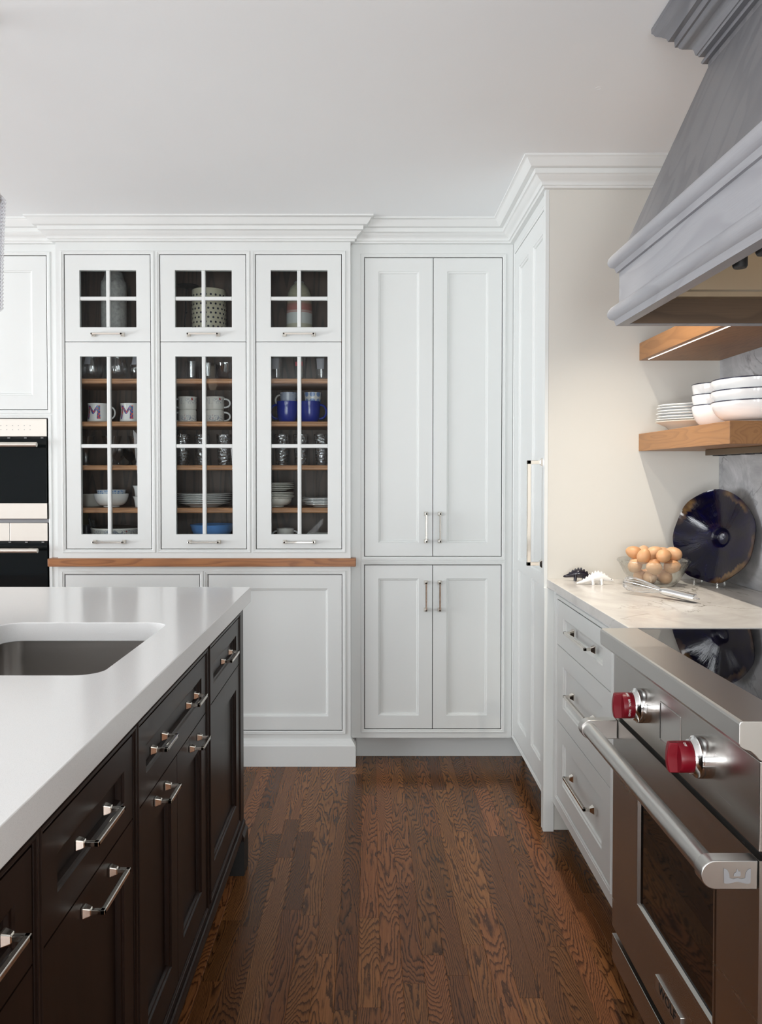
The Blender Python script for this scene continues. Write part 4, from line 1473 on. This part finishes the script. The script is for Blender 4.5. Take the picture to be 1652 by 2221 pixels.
# ------------------------------------------------------------------ dinosaur shakers
def dino(cx_, cy_, head, mat, name_label, yaw):
    """stegosaurus figure: body swept along a spine, dorsal plates and four legs"""
    t = thing('dinosaur_shaker', (cx_, cy_, 0.9152), name_label, 'figurine')
    ca, sa = cos(radians(yaw)), sin(radians(yaw))
    mp = lambda x, y, z: (cx_ + x * ca - y * sa, cy_ + x * sa + y * ca, 0.9152 + z)
    spine = [(-0.064, 0.0040, 0.0022), (-0.055, 0.0060, 0.0040), (-0.042, 0.0100, 0.0060), (-0.028, 0.0160, 0.0085), (-0.014, 0.0225, 0.0125), (0.0, 0.0265, 0.0155), (0.014, 0.0265, 0.0150), (0.028, 0.0240, 0.0120), (0.040, 0.0195, 0.0080), (0.050, 0.0168, 0.0058), (0.057, 0.0155, 0.0040), (0.061, 0.0150, 0.0018)]
    m = MB(mp)
    n = 16
    pts, fc = [], []
    for x, z, r in spine:
        for k in range(n):
            a = 2 * pi * k / n
            pts.append((x, r * 0.85 * cos(a), z + r * sin(a)))
    for i in range(len(spine) - 1):
        for k in range(n):
            j = (k + 1) % n
            fc.append((i * n + k, i * n + j, (i + 1) * n + j, (i + 1) * n + k))
    fc += [tuple(range(n)), tuple((len(spine) - 1) * n + k for k in range(n))[::-1]]
    m.add(pts, fc)
    for lx in (-0.010, 0.019):
        for sy in (-1, 1):
            m.tube([(lx, sy * 0.008, 0.020), (lx, sy * 0.010, 0.010), (lx + 0.001, sy * 0.0105, 0.0)], [0.0065, 0.0048, 0.0046], 10)
    m.build('body', mat, t, smooth=True, angle=60)
    pl = MB(mp)
    for k in range(9):
        f = k / 8
        x = -0.040 + 0.078 * f
        i = max(0, min(len(spine) - 2, next(q for q in range(len(spine) - 1) if spine[q + 1][0] >= x)))
        u = (x - spine[i][0]) / (spine[i + 1][0] - spine[i][0])
        zt = spine[i][1] + spine[i][2] + u * (spine[i + 1][1] + spine[i + 1][2] - spine[i][1] - spine[i][2])
        hgt = 0.003 + 0.0035 * sin(pi * min(1, f * 1.05))
        pl.prism([(-0.0050, -0.004), (0.0050, -0.004), (0.0026, hgt * 0.7), (0, hgt), (-0.0026, hgt * 0.7)], -0.002, 0.002, lambda p, q, tt, x=x, zt=zt: (x + p, tt, zt + q))
    pl.build('back_plates', mat, t, smooth=True, angle=30)
    ey = MB(mp)
    for sy in (-1, 1):
        ey.lathe([(0.0011, -0.0011), (0.0014, 0.0), (0.0011, 0.0011)], (0.0515, sy * 0.0046, 0.0195), 8, cap1=True)
    ey.build('eyes', 'rubber_black' if mat != 'black_ceramic' else 'print_grey', t)


dino(0.772, 2.800, 1, 'white_ceramic', 'white ceramic dinosaur shaker beside the egg bowl', -6)
dino(0.745, 2.893, -1, 'black_ceramic', 'glossy black ceramic dinosaur shaker behind the white one', 172)

# ------------------------------------------------------------------ pendant lamp over the island
pd = thing('pendant_lamp', (-1.005, 2.0, 1.694), 'clear ribbed glass cylinder pendant hanging over the island', 'pendant lamp')
pr = []
for k in range(61):
    z = 0.27 * k / 60
    pr.append((0.1030 + 0.009 * (k / 60) ** 2 + (0.0042 if k % 2 else 0.0), 0.006 + z))
pr = [(0.088, 0.0), (0.098, 0.001)] + pr
pr += [(0.108, 0.280), (0.100, 0.276)] + [(r - 0.006, z) for r, z in reversed(pr[2:63])]
MB().lathe(pr, (-1.005, 2.0, 1.694), 64, cap0=False).build('glass_shade', 'pendant_glass', pd, smooth=True, angle=80)
MB().lathe([(0.105, 0.2745), (0.105, 0.2845), (0.03, 0.2900), (0.02, 0.31), (0.006, 0.315), (0.006, 0.70)], (-1.005, 2.0, 1.694), 32, cap1=True).build('stem', 'polished_nickel', pd, smooth=True)
MB().lathe([(0.06, 0), (0.06, 0.012), (0.0, 0.012)], (-1.005, 2.0, CEIL - 0.0125), 28).build('canopy', 'polished_nickel', pd, smooth=True)
MB().lathe([(0.0, 0.13), (0.018, 0.135), (0.028, 0.16), (0.026, 0.19), (0.014, 0.22), (0.013, 0.272)], (-1.005, 2.0, 1.694), 20, cap0=False).build('bulb', 'lamp_glow', pd, smooth=True)

# ------------------------------------------------------------------ china and glass inside the cabinet
def cup_profile(pts, t=0.003, base=0.004):
    """pts: outer (r, z) from foot to rim; returns closed outer + inner profile"""
    inn = [(max(r - t, 0.001), z) for r, z in reversed(pts) if z > base + 0.001]
    return pts + inn + [(max(inn[-1][0] * 0.6, 0.001), base), (0.0, base)]


def loop_handle(x, y, z, r, h, direction, out=0.026, th=0.0045):
    """ear-shaped handle on the side of a cup; direction +-1 along X"""
    path = []
    for k in range(13):
        a = -pi / 2 + pi * k / 12
        path.append((x + direction * (r - 0.003 + out * cos(a) ** 0.8 if cos(a) > 0 else r - 0.003), y, z + h * 0.52 + h * 0.33 * sin(a)))
    return MB().tube([(p[0].real if isinstance(p[0], complex) else p[0], p[1], p[2]) for p in path], th, 8)


def mug(x, y, z, prof, mat, label, group, direction, inverted=False, cat='mug', out=0.026, th=0.0045, both=False, hmat=None, name='mug'):
    t = thing(name, (x, y, z), label, cat, group)
    h = prof[-1][1]
    MB().lathe(cup_profile(prof), (x, y, z), 40).build('body', mat, t, smooth=True, angle=60, origin=(x, y, z))
    r = max(p[0] for p in prof)
    if direction:
        loop_handle(x, y, z, r * 0.97, h, direction, out, th).build('handle', hmat or ('porcelain' if mat == 'vine_china' else mat), t, smooth=True)
    if both:
        loop_handle(x, y, z, r * 0.97, h, -direction, out, th).build('handle', hmat or ('porcelain' if mat == 'vine_china' else mat), t, smooth=True)
    if inverted:
        t.rotation_euler = (pi, 0, 0)
        t.location = (x, y, z + h)
    return t


def vessel(name, x, y, z, prof, mat, label, cat, group=None, seg=40, t=0.003, rf=None):
    o = MB().lathe(cup_profile(prof, t), (x, y, z), seg, rf=rf).build(name, mat, smooth=True, angle=60)
    return tag(o, label, cat, group)


S0, S1, S2, S3, S4, S5 = [z + 0.0003 for z in (0.964, 1.141, 1.332, 1.5266, 1.717, 1.898)]

# -- upper compartments
vessel('vase', -1.179, 3.80, S5, [(0.048, 0), (0.054, 0.004), (0.057, 0.10), (0.0575, 0.262), (0.055, 0.278), (0.050, 0.281), (0.042, 0.306), (0.041, 0.318)], 'grey_vase', 'tall mottled grey vase behind small glass panes', 'vase')
t = thing('candle_holder', (-0.845, 3.79, S5), 'black candle holder with a flat disc on a thin bent stem', 'candle holder')
MB().lathe([(0.040, 0), (0.040, 0.003), (0.006, 0.007), (0.0, 0.007)], (-0.858, 3.79, S5), 28).build('base', 'black_metal', t, smooth=True)
MB().tube([(-0.858, 3.79, S5 + 0.005), (-0.850, 3.79, S5 + 0.09), (-0.846, 3.79, S5 + 0.15), (-0.846, 3.79, S5 + 0.20), (-0.840, 3.79, S5 + 0.253)], [0.0035, 0.0035, 0.004, 0.0035, 0.005], 8).build('stem', 'black_metal', t, smooth=True)
MB().lathe([(0.0, 0.250), (0.035, 0.2515), (0.050, 0.257), (0.051, 0.259), (0.030, 0.255), (0.0, 0.254)], (-0.837, 3.79, S5), 36).build('disc', 'black_metal', t, smooth=True)
MB().lathe([(0.0, -0.007), (0.006, -0.003), (0.006, 0.003), (0.0, 0.007)], (-0.845, 3.79, S5 + 0.136), 12).build('bead', 'black_metal', t, smooth=True)
dv = thing('dotted_vase', (-0.7405, 3.80, S5), 'cream cylinder vase covered in dark dimple dots', 'vase')
MB().lathe(cup_profile([(0.074, 0), (0.0775, 0.004), (0.0785, 0.12), (0.0775, 0.232), (0.0765, 0.237)], 0.005), (-0.7405, 3.80, S5), 48).build('body', 'dotted_cream', dv, smooth=True, angle=60)
dots = MB()
for r in range(10):
    for k in range(22):
        a = 2 * pi * (k + 0.5 * (r % 2)) / 22
        zc = 0.022 + r * 0.0205
        c, s = cos(a), sin(a)
        pts = []
        for q in range(8):
            b = 2 * pi * q / 8
            da, dz = 0.0052 * cos(b) / 0.079, 0.0052 * sin(b)
            pts.append((-0.7405 + 0.0790 * cos(a + da), 3.80 + 0.0790 * sin(a + da), S5 + zc + dz))
        dots.add(pts, [tuple(range(8))])
d_ = dots.build('dots', 'navy_rim', dv)
d_['kind'] = 'stuff'
jr = thing('striped_jar', (-0.325, 3.80, S5), 'ovoid ceramic jar banded pink, white and tan in the upper glass door', 'jar')
MB().lathe([(0.052, 0), (0.058, 0.006), (0.060, 0.06), (0.0595, 0.14), (0.057, 0.19), (0.052, 0.225), (0.042, 0.250), (0.028, 0.264), (0.022, 0.268), (0.022, 0.271), (0.0, 0.271)], (-0.325, 3.80, S5), 40).build('body', 'striped_jar', jr, smooth=True, angle=60)
MB().lathe([(0.020, 0.2715), (0.024, 0.274), (0.020, 0.279), (0.0, 0.281)], (-0.325, 3.80, S5), 24).build('lid', 'grey_vase', jr, smooth=True)

# -- first bay
stemless = [(0.024, 0), (0.030, 0.002), (0.042, 0.018), (0.0495, 0.042), (0.0490, 0.062), (0.044, 0.086), (0.0385, 0.108), (0.0375, 0.115)]
for i, (px, y) in enumerate(((-1.2665, 3.755), (-1.1555, 3.755), (-1.0475, 3.765))):
    lab = ['stemless wine glass with a pale printed square on its front', 'plain stemless wine glass between the two printed ones', 'stemless wine glass with a printed square, half behind the door stile'][i]
    g = thing('wine_glass', (px, y, S4), lab, 'glass', 'stemless wine glasses on the top shelf')
    MB().lathe(cup_profile(stemless, 0.0012, 0.003), (px, y, S4), 40).build('body', 'clear_glass', g, smooth=True, angle=60)
    if i != 1:
        pm = MB()
        rows, cols = 6, 8
        pts, fc = [], []
        for r in range(rows + 1):
            zz = 0.070 + 0.036 * r / rows
            rr = 0.0488 - (zz - 0.062) * (0.0103 / 0.046) + 0.0006
            for cidx in range(cols + 1):
                a = -pi / 2 - 0.42 + 0.62 * cidx / cols - (0.05 if i == 0 else 0.35)
                pts.append((px + rr * cos(a), y + rr * sin(a), S4 + zz))
        for r in range(rows):
            for cidx in range(cols):
                q = r * (cols + 1) + cidx
                fc.append((q, q + 1, q + cols + 2, q + cols + 1))
        pm.add(pts, fc).build('printed_square', 'frost_print', g)

mugp = [(0.046, 0), (0.0495, 0.003), (0.0500, 0.010), (0.0455, 0.036), (0.0440, 0.058), (0.0455, 0.076), (0.0480, 0.087)]
for i, (x, lab) in enumerate(((-1.2420, 'white mug with a flowery letter M, handle showing behind the middle muntin'), (-1.0930, 'white mug with a flowery letter M, cut off by the door stile'))):
    t = mug(x, 3.765, S3, mugp, 'porcelain', lab, 'letter mugs on the second shelf', 1, out=0.030, th=0.0035, hmat='porcelain')

    def rad(z):
        for (r0, z0), (r1, z1) in zip(mugp, mugp[1:]):
            if z0 <= z <= z1:
                return r0 + (r1 - r0) * (z - z0) / (z1 - z0)
        return mugp[-1][0]

    def wrapM(u, v, w_, x=x):
        u = u * 1.0
        zz = 0.046 + v
        rr = rad(zz) + 0.0005 + w_
        a = -pi / 2 - 0.20 + u / 0.047
        return (x + rr * cos(a), 3.765 + rr * sin(a), S3 + zz)
    lm = MB()
    quads = [[(-0.035, -0.033), (-0.022, -0.033), (-0.021, 0.033), (-0.034, 0.033)], [(0.018, -0.033), (0.035, -0.033), (0.034, 0.033), (0.019, 0.033)],
             [(-0.034, 0.033), (-0.018, 0.033), (0.005, -0.003), (-0.004, -0.010)], [(0.034, 0.033), (0.018, 0.033), (-0.006, -0.003), (0.002, -0.010)]]
    for qd in quads:
        g = 5
        pts, fc = [], []
        for i_ in range(g + 1):
            for j_ in range(g + 1):
                a_, b_ = i_ / g, j_ / g
                pu = [qd[0][k] * (1 - a_) * (1 - b_) + qd[1][k] * a_ * (1 - b_) + qd[2][k] * a_ * b_ + qd[3][k] * (1 - a_) * b_ for k in (0, 1)]
                pts.append(wrapM(pu[0] * 0.92, pu[1] * 0.92, 0.0))
        for i_ in range(g):
            for j_ in range(g):
                o_ = i_ * (g + 1) + j_
                fc.append((o_, o_ + 1, o_ + g + 2, o_ + g + 1))
        lm.add(pts, fc)
    lm.build('letter', 'floral_letter', t)

gob = [(0.031, 0), (0.031, 0.002), (0.012, 0.007), (0.008, 0.016), (0.008, 0.030), (0.014, 0.040), (0.024, 0.060), (0.031, 0.090), (0.041, 0.122), (0.045, 0.132)]
shortg = [(0.030, 0), (0.030, 0.002), (0.016, 0.010), (0.0125, 0.024), (0.0125, 0.060), (0.020, 0.070), (0.034, 0.100), (0.046, 0.132)]
vessel('dessert_glass', -1.3000, 3.76, S2, shortg, 'clear_glass', 'clear footed dessert glass with a thick column stem', 'glass', 'footed glasses on the middle shelf', rf=None)
vessel('dessert_glass', -1.1720, 3.735, S2, gob, 'clear_glass', 'clear ribbed footed sundae glass crossing the middle muntin', 'glass', 'footed glasses on the middle shelf', 64, rf=lambda a, z: 1 + 0.02 * cos(16 * a))
vessel('dessert_glass', -1.0530, 3.735, S2, gob, 'clear_glass', 'clear ribbed footed sundae glass by the door stile', 'glass', 'footed glasses on the middle shelf', 64, rf=lambda a, z: 1 + 0.02 * cos(16 * a))
amb = [(0.024, 0), (0.024, 0.002), (0.009, 0.008), (0.008, 0.020), (0.022, 0.032), (0.034, 0.052), (0.037, 0.080)]
vessel('goblet', -1.1900, 3.890, S2, amb, 'clear_glass', 'small clear stemmed goblet at the back of the middle shelf', 'glass', 'goblets at the back of the middle shelf')
vessel('goblet', -1.1290, 3.875, S2, amb, 'amber_glass', 'amber tinted goblet standing beside the muntin', 'glass', 'goblets at the back of the middle shelf')
vessel('goblet', -1.0370, 3.875, S2, amb, 'amber_glass', 'amber tinted goblet standing beside the door stile', 'glass', 'goblets at the back of the middle shelf')

vessel('ramekin', -1.3010, 3.850, S1, [(0.044, 0), (0.046, 0.002), (0.048, 0.050), (0.050, 0.052), (0.050, 0.058)], 'cream_porcelain', 'white fluted ramekin in the shade beside the round bowl', 'ramekin', None, 96, rf=lambda a, z: 1 + (0.012 * cos(24 * a) if 0.004 < z < 0.049 else 0))
tag(MB().lathe(bowl_profile(0.0765, 0.062, 0.036), (-1.1795, 3.745, S1), 48).build('round_bowl', 'porcelain', smooth=True, angle=60), 'round white bowl holding a blue checked bowl', 'bowl')
tag(MB().lathe(cup_profile([(0.038, 0), (0.050, 0.004), (0.060, 0.026), (0.0645, 0.052)], 0.003), (-1.1795, 3.745, S1 + 0.0275), 48).build('checked_bowl', 'blue_check', smooth=True, angle=60), 'blue and white checked bowl nested in the white one', 'bowl')
for k, nm in enumerate(('lower', 'upper')):
    vessel('white_cup', -1.0490, 3.76, S1 + k * 0.049, [(0.024, 0), (0.026, 0.002), (0.0295, 0.030), (0.034, 0.044), (0.0375, 0.049)], 'porcelain', 'flared white cup, %s of a pair stacked against the door stile' % nm, 'cup', 'stacked white cups')
cas = thing('casserole_dish', (-1.165, 3.785, S0), 'white casserole dish with blue vine sprigs at the cabinet bottom', 'dish')
MB().lathe(cup_profile([(0.108, 0), (0.112, 0.004), (0.1165, 0.074), (0.1190, 0.076), (0.1190, 0.083)], 0.005), (-1.165, 3.785, S0), 56).build('body', 'vine_china', cas, smooth=True, angle=60, origin=(-1.165, 3.785, S0 + 0.024))
MB().lathe([(0.1135, 0.083), (0.105, 0.088), (0.06, 0.096), (0.0, 0.098)], (-1.165, 3.785, S0), 48).build('lid', 'clear_glass', cas, smooth=True)
jg = thing('creamer', (-1.318, 3.80, S0), 'small dark blue jug with a black handle in the cabinet corner', 'jug')
MB().lathe(cup_profile([(0.022, 0), (0.027, 0.02), (0.026, 0.055), (0.019, 0.080), (0.021, 0.092)]), (-1.315, 3.80, S0), 28).build('body', 'navy_rim', jg, smooth=True)
MB().tube([(-1.315 + 0.022, 3.80, S0 + 0.085), (-1.300, 3.80, S0 + 0.122), (-1.283, 3.80, S0 + 0.112), (-1.279, 3.80, S0 + 0.060), (-1.290, 3.80, S0 + 0.035)], 0.007, 10).build('handle', 'rubber_black', jg, smooth=True)
ob = MB().box(-1.3535, -1.3440, 3.69, 3.92, S0, S0 + 0.15).build('serving_board', 'olive_cover', bevel=0.002)
tag(ob, 'olive green board leaning on the cabinet side wall', 'board')

# -- second bay
vessel('tumbler', -0.8150, 3.77, S4, [(0.030, 0), (0.031, 0.003), (0.034, 0.088)], 'clear_glass', 'short clear tumbler on the top shelf above the vine mugs', 'glass', None, 40, 0.002)
vessel('measuring_glass', -0.7560, 3.86, S4, [(0.034, 0), (0.035, 0.003), (0.040, 0.092)], 'clear_glass', 'clear straight glass standing behind the short tumbler', 'glass', None, 40, 0.002)
vessel('glass_dish', -0.6540, 3.775, S4, [(0.030, 0), (0.034, 0.003), (0.050, 0.035), (0.0575, 0.080)], 'clear_glass', 'clear deep glass dish on the shelf above the vine mugs', 'bowl', None, 40, 0.002)
vp = [(0.037, 0), (0.0395, 0.002), (0.0408, 0.006), (0.0415, 0.050), (0.0445, 0.0585)]
for x, dr, side in ((-0.8345, -1, 'left-hand handles'), (-0.7080, 1, 'right-hand handles')):
    mug(x, 3.765, S3, vp, 'vine_china', 'white vine-pattern mug standing upside down below its twin, handle turned %s' % ('to the grey vase bay' if dr < 0 else 'to the blue mugs'), 'vine mugs in the middle bay', dr, inverted=True, out=0.028, th=0.004)
    mug(x, 3.765, S3 + 0.0588, vp, 'vine_china', 'white vine-pattern mug balanced upright on its twin, handle turned %s' % ('to the grey vase bay' if dr < 0 else 'to the blue mugs'), 'vine mugs in the middle bay', dr, out=0.028, th=0.004)
hamp = [(0.0265, 0), (0.0275, 0.003), (0.0300, 0.05), (0.0350, 0.142)]
for x, y in ((-0.8590, 3.77), (-0.7680, 3.76), (-0.6680, 3.765)):
    vessel('hammered_tumbler', x, y, S2, hamp, 'hammered_glass', 'tall hammered glass tumbler in the bay of the vine mugs', 'glass', 'hammered tumblers in the middle bay', 40, 0.002)
for k in range(6):
    plate(-0.767, 3.800, S1 + k * 0.0085, 0.131 if k > 1 else 0.118, 'wide white dinner plate, %s of the stack under the vine mugs' % ORD[5 - k], 'dinner plates in the middle bay', 'porcelain', 0.018)
vessel('mixing_bowl', -0.7280, 3.785, S0, [(0.062, 0), (0.068, 0.004), (0.088, 0.060), (0.094, 0.073), (0.0945, 0.078), (0.0995, 0.094), (0.1005, 0.097)], 'blue_bowl', 'sky blue mixing bowl at the bottom of the middle bay', 'bowl', None, 48, 0.004)

# -- third bay
beer = [(0.0240, 0), (0.0250, 0.003), (0.0270, 0.035), (0.0330, 0.100), (0.0365, 0.150)]
for i, (x, lab, pmat) in enumerate(((-0.4260, 'pint glass with a frosted print nearest the blue mug with rosette cup', 'frost_print'), (-0.3180, 'pint glass with a red print crossing the muntin', 'red_print'), (-0.2200, 'pint glass with a frosted print by the outer door stile', 'frost_print'))):
    g = thing('pint_glass', (x, 3.765, S4), lab, 'glass', 'pint glasses on the top shelf')
    MB().lathe(cup_profile(beer, 0.002, 0.012), (x, 3.765, S4), 36).build('body', 'clear_glass', g, smooth=True, angle=60)
    pts, fc = [], []
    z0, z1 = (0.052, 0.10) if i != 1 else (0.066, 0.085)
    for r in range(5):
        zz = z0 + (z1 - z0) * r / 4
        rr = 0.0270 + (zz - 0.035) * (0.006 / 0.065) + 0.0007
        for cidx in range(9):
            a = -pi / 2 - 0.75 + 1.15 * cidx / 8
            pts.append((x + rr * cos(a), 3.765 + rr * sin(a), S4 + zz))
    for r in range(4):
        for cidx in range(8):
            q = r * 9 + cidx
            fc.append((q, q + 1, q + 10, q + 9))
    MB().add(pts, fc).build('print', pmat, g)
bm_ = [(0.033, 0), (0.037, 0.003), (0.0430, 0.020), (0.0468, 0.050), (0.0472, 0.076), (0.0478, 0.078), (0.0480, 0.097)]
for x, dr, lab, cm, clab in ((-0.3790, -1, 'cobalt blue mug with a rosette cup nested inside', 'blue_rosette', 'cup with fine blue rosettes nested in a cobalt mug'),
                             (-0.2750, 1, 'cobalt blue mug with a ball-pattern cup nested inside', 'blue_ball', 'white cup with blue balls nested in a cobalt mug')):
    mug(x, 3.765, S3, bm_, 'blue_mug', lab, 'cobalt mugs in the third bay', dr, out=0.032, th=0.005)
    mug(x + (0.006 if dr < 0 else 0.014), 3.768, S3 + 0.066, [(0.027, 0), (0.031, 0.002), (0.0370, 0.040), (0.0395, 0.072)], cm, clab, 'patterned cups inside the cobalt mugs', -1 if dr < 0 else 0, name='nested_cup', cat='cup', out=0.024, th=0.004, hmat='cream_porcelain')
for x, y in ((-0.4030, 3.765), (-0.3170, 3.775), (-0.2210, 3.765)):
    vessel('hammered_tumbler', x, y, S2, hamp, 'hammered_glass', 'tall hammered glass tumbler below the cobalt mugs', 'glass', 'hammered tumblers in the third bay', 40, 0.002)
tag(MB().lathe(bowl_profile(0.072, 0.040, 0.036), (-0.4310, 3.775, S1), 44).build('soup_bowl', 'cream_porcelain', smooth=True, angle=60), 'cream footed bowl carrying a pile of cream plates', 'bowl')
for k in range(4):
    plate(-0.4310, 3.775, S1 + 0.0300 + k * 0.0070, 0.0835, 'cream plate of the lower pile on the cream bowl, %s' % ORD[3 - k], 'cream plates in the third bay', 'cream_porcelain', 0.016)
for k in range(4):
    plate(-0.4310, 3.775, S1 + 0.0740 + k * 0.0078, 0.0840 - 0.0005 * k, 'cream plate of the upper pile over the cream bowl, %s' % ORD[3 - k], 'cream plates in the third bay', 'cream_porcelain', 0.012)
for k in range(5):
    plate(-0.2130, 3.785, S1 + k * 0.0067, 0.100 if k > 1 else 0.088, 'white side plate, %s of the low stack beside the cream plates' % ORD[4 - k], 'side plates in the third bay', 'porcelain', 0.014)
mug(-0.3890, 3.775, S0, [(0.034, 0), (0.037, 0.003), (0.0385, 0.060), (0.0400, 0.078)], 'vine_china', 'two-handled vine-pattern sugar bowl at the cabinet bottom', None, -1, cat='sugar bowl', both=True, out=0.026, th=0.004, name='sugar_bowl')
tag(MB().lathe(bowl_profile(0.075, 0.053, 0.036), (-0.2150, 3.785, S0), 40).build('soup_bowl', 'cream_porcelain', smooth=True, angle=60), 'low cream bowl barely showing above the bottom door rail', 'bowl')
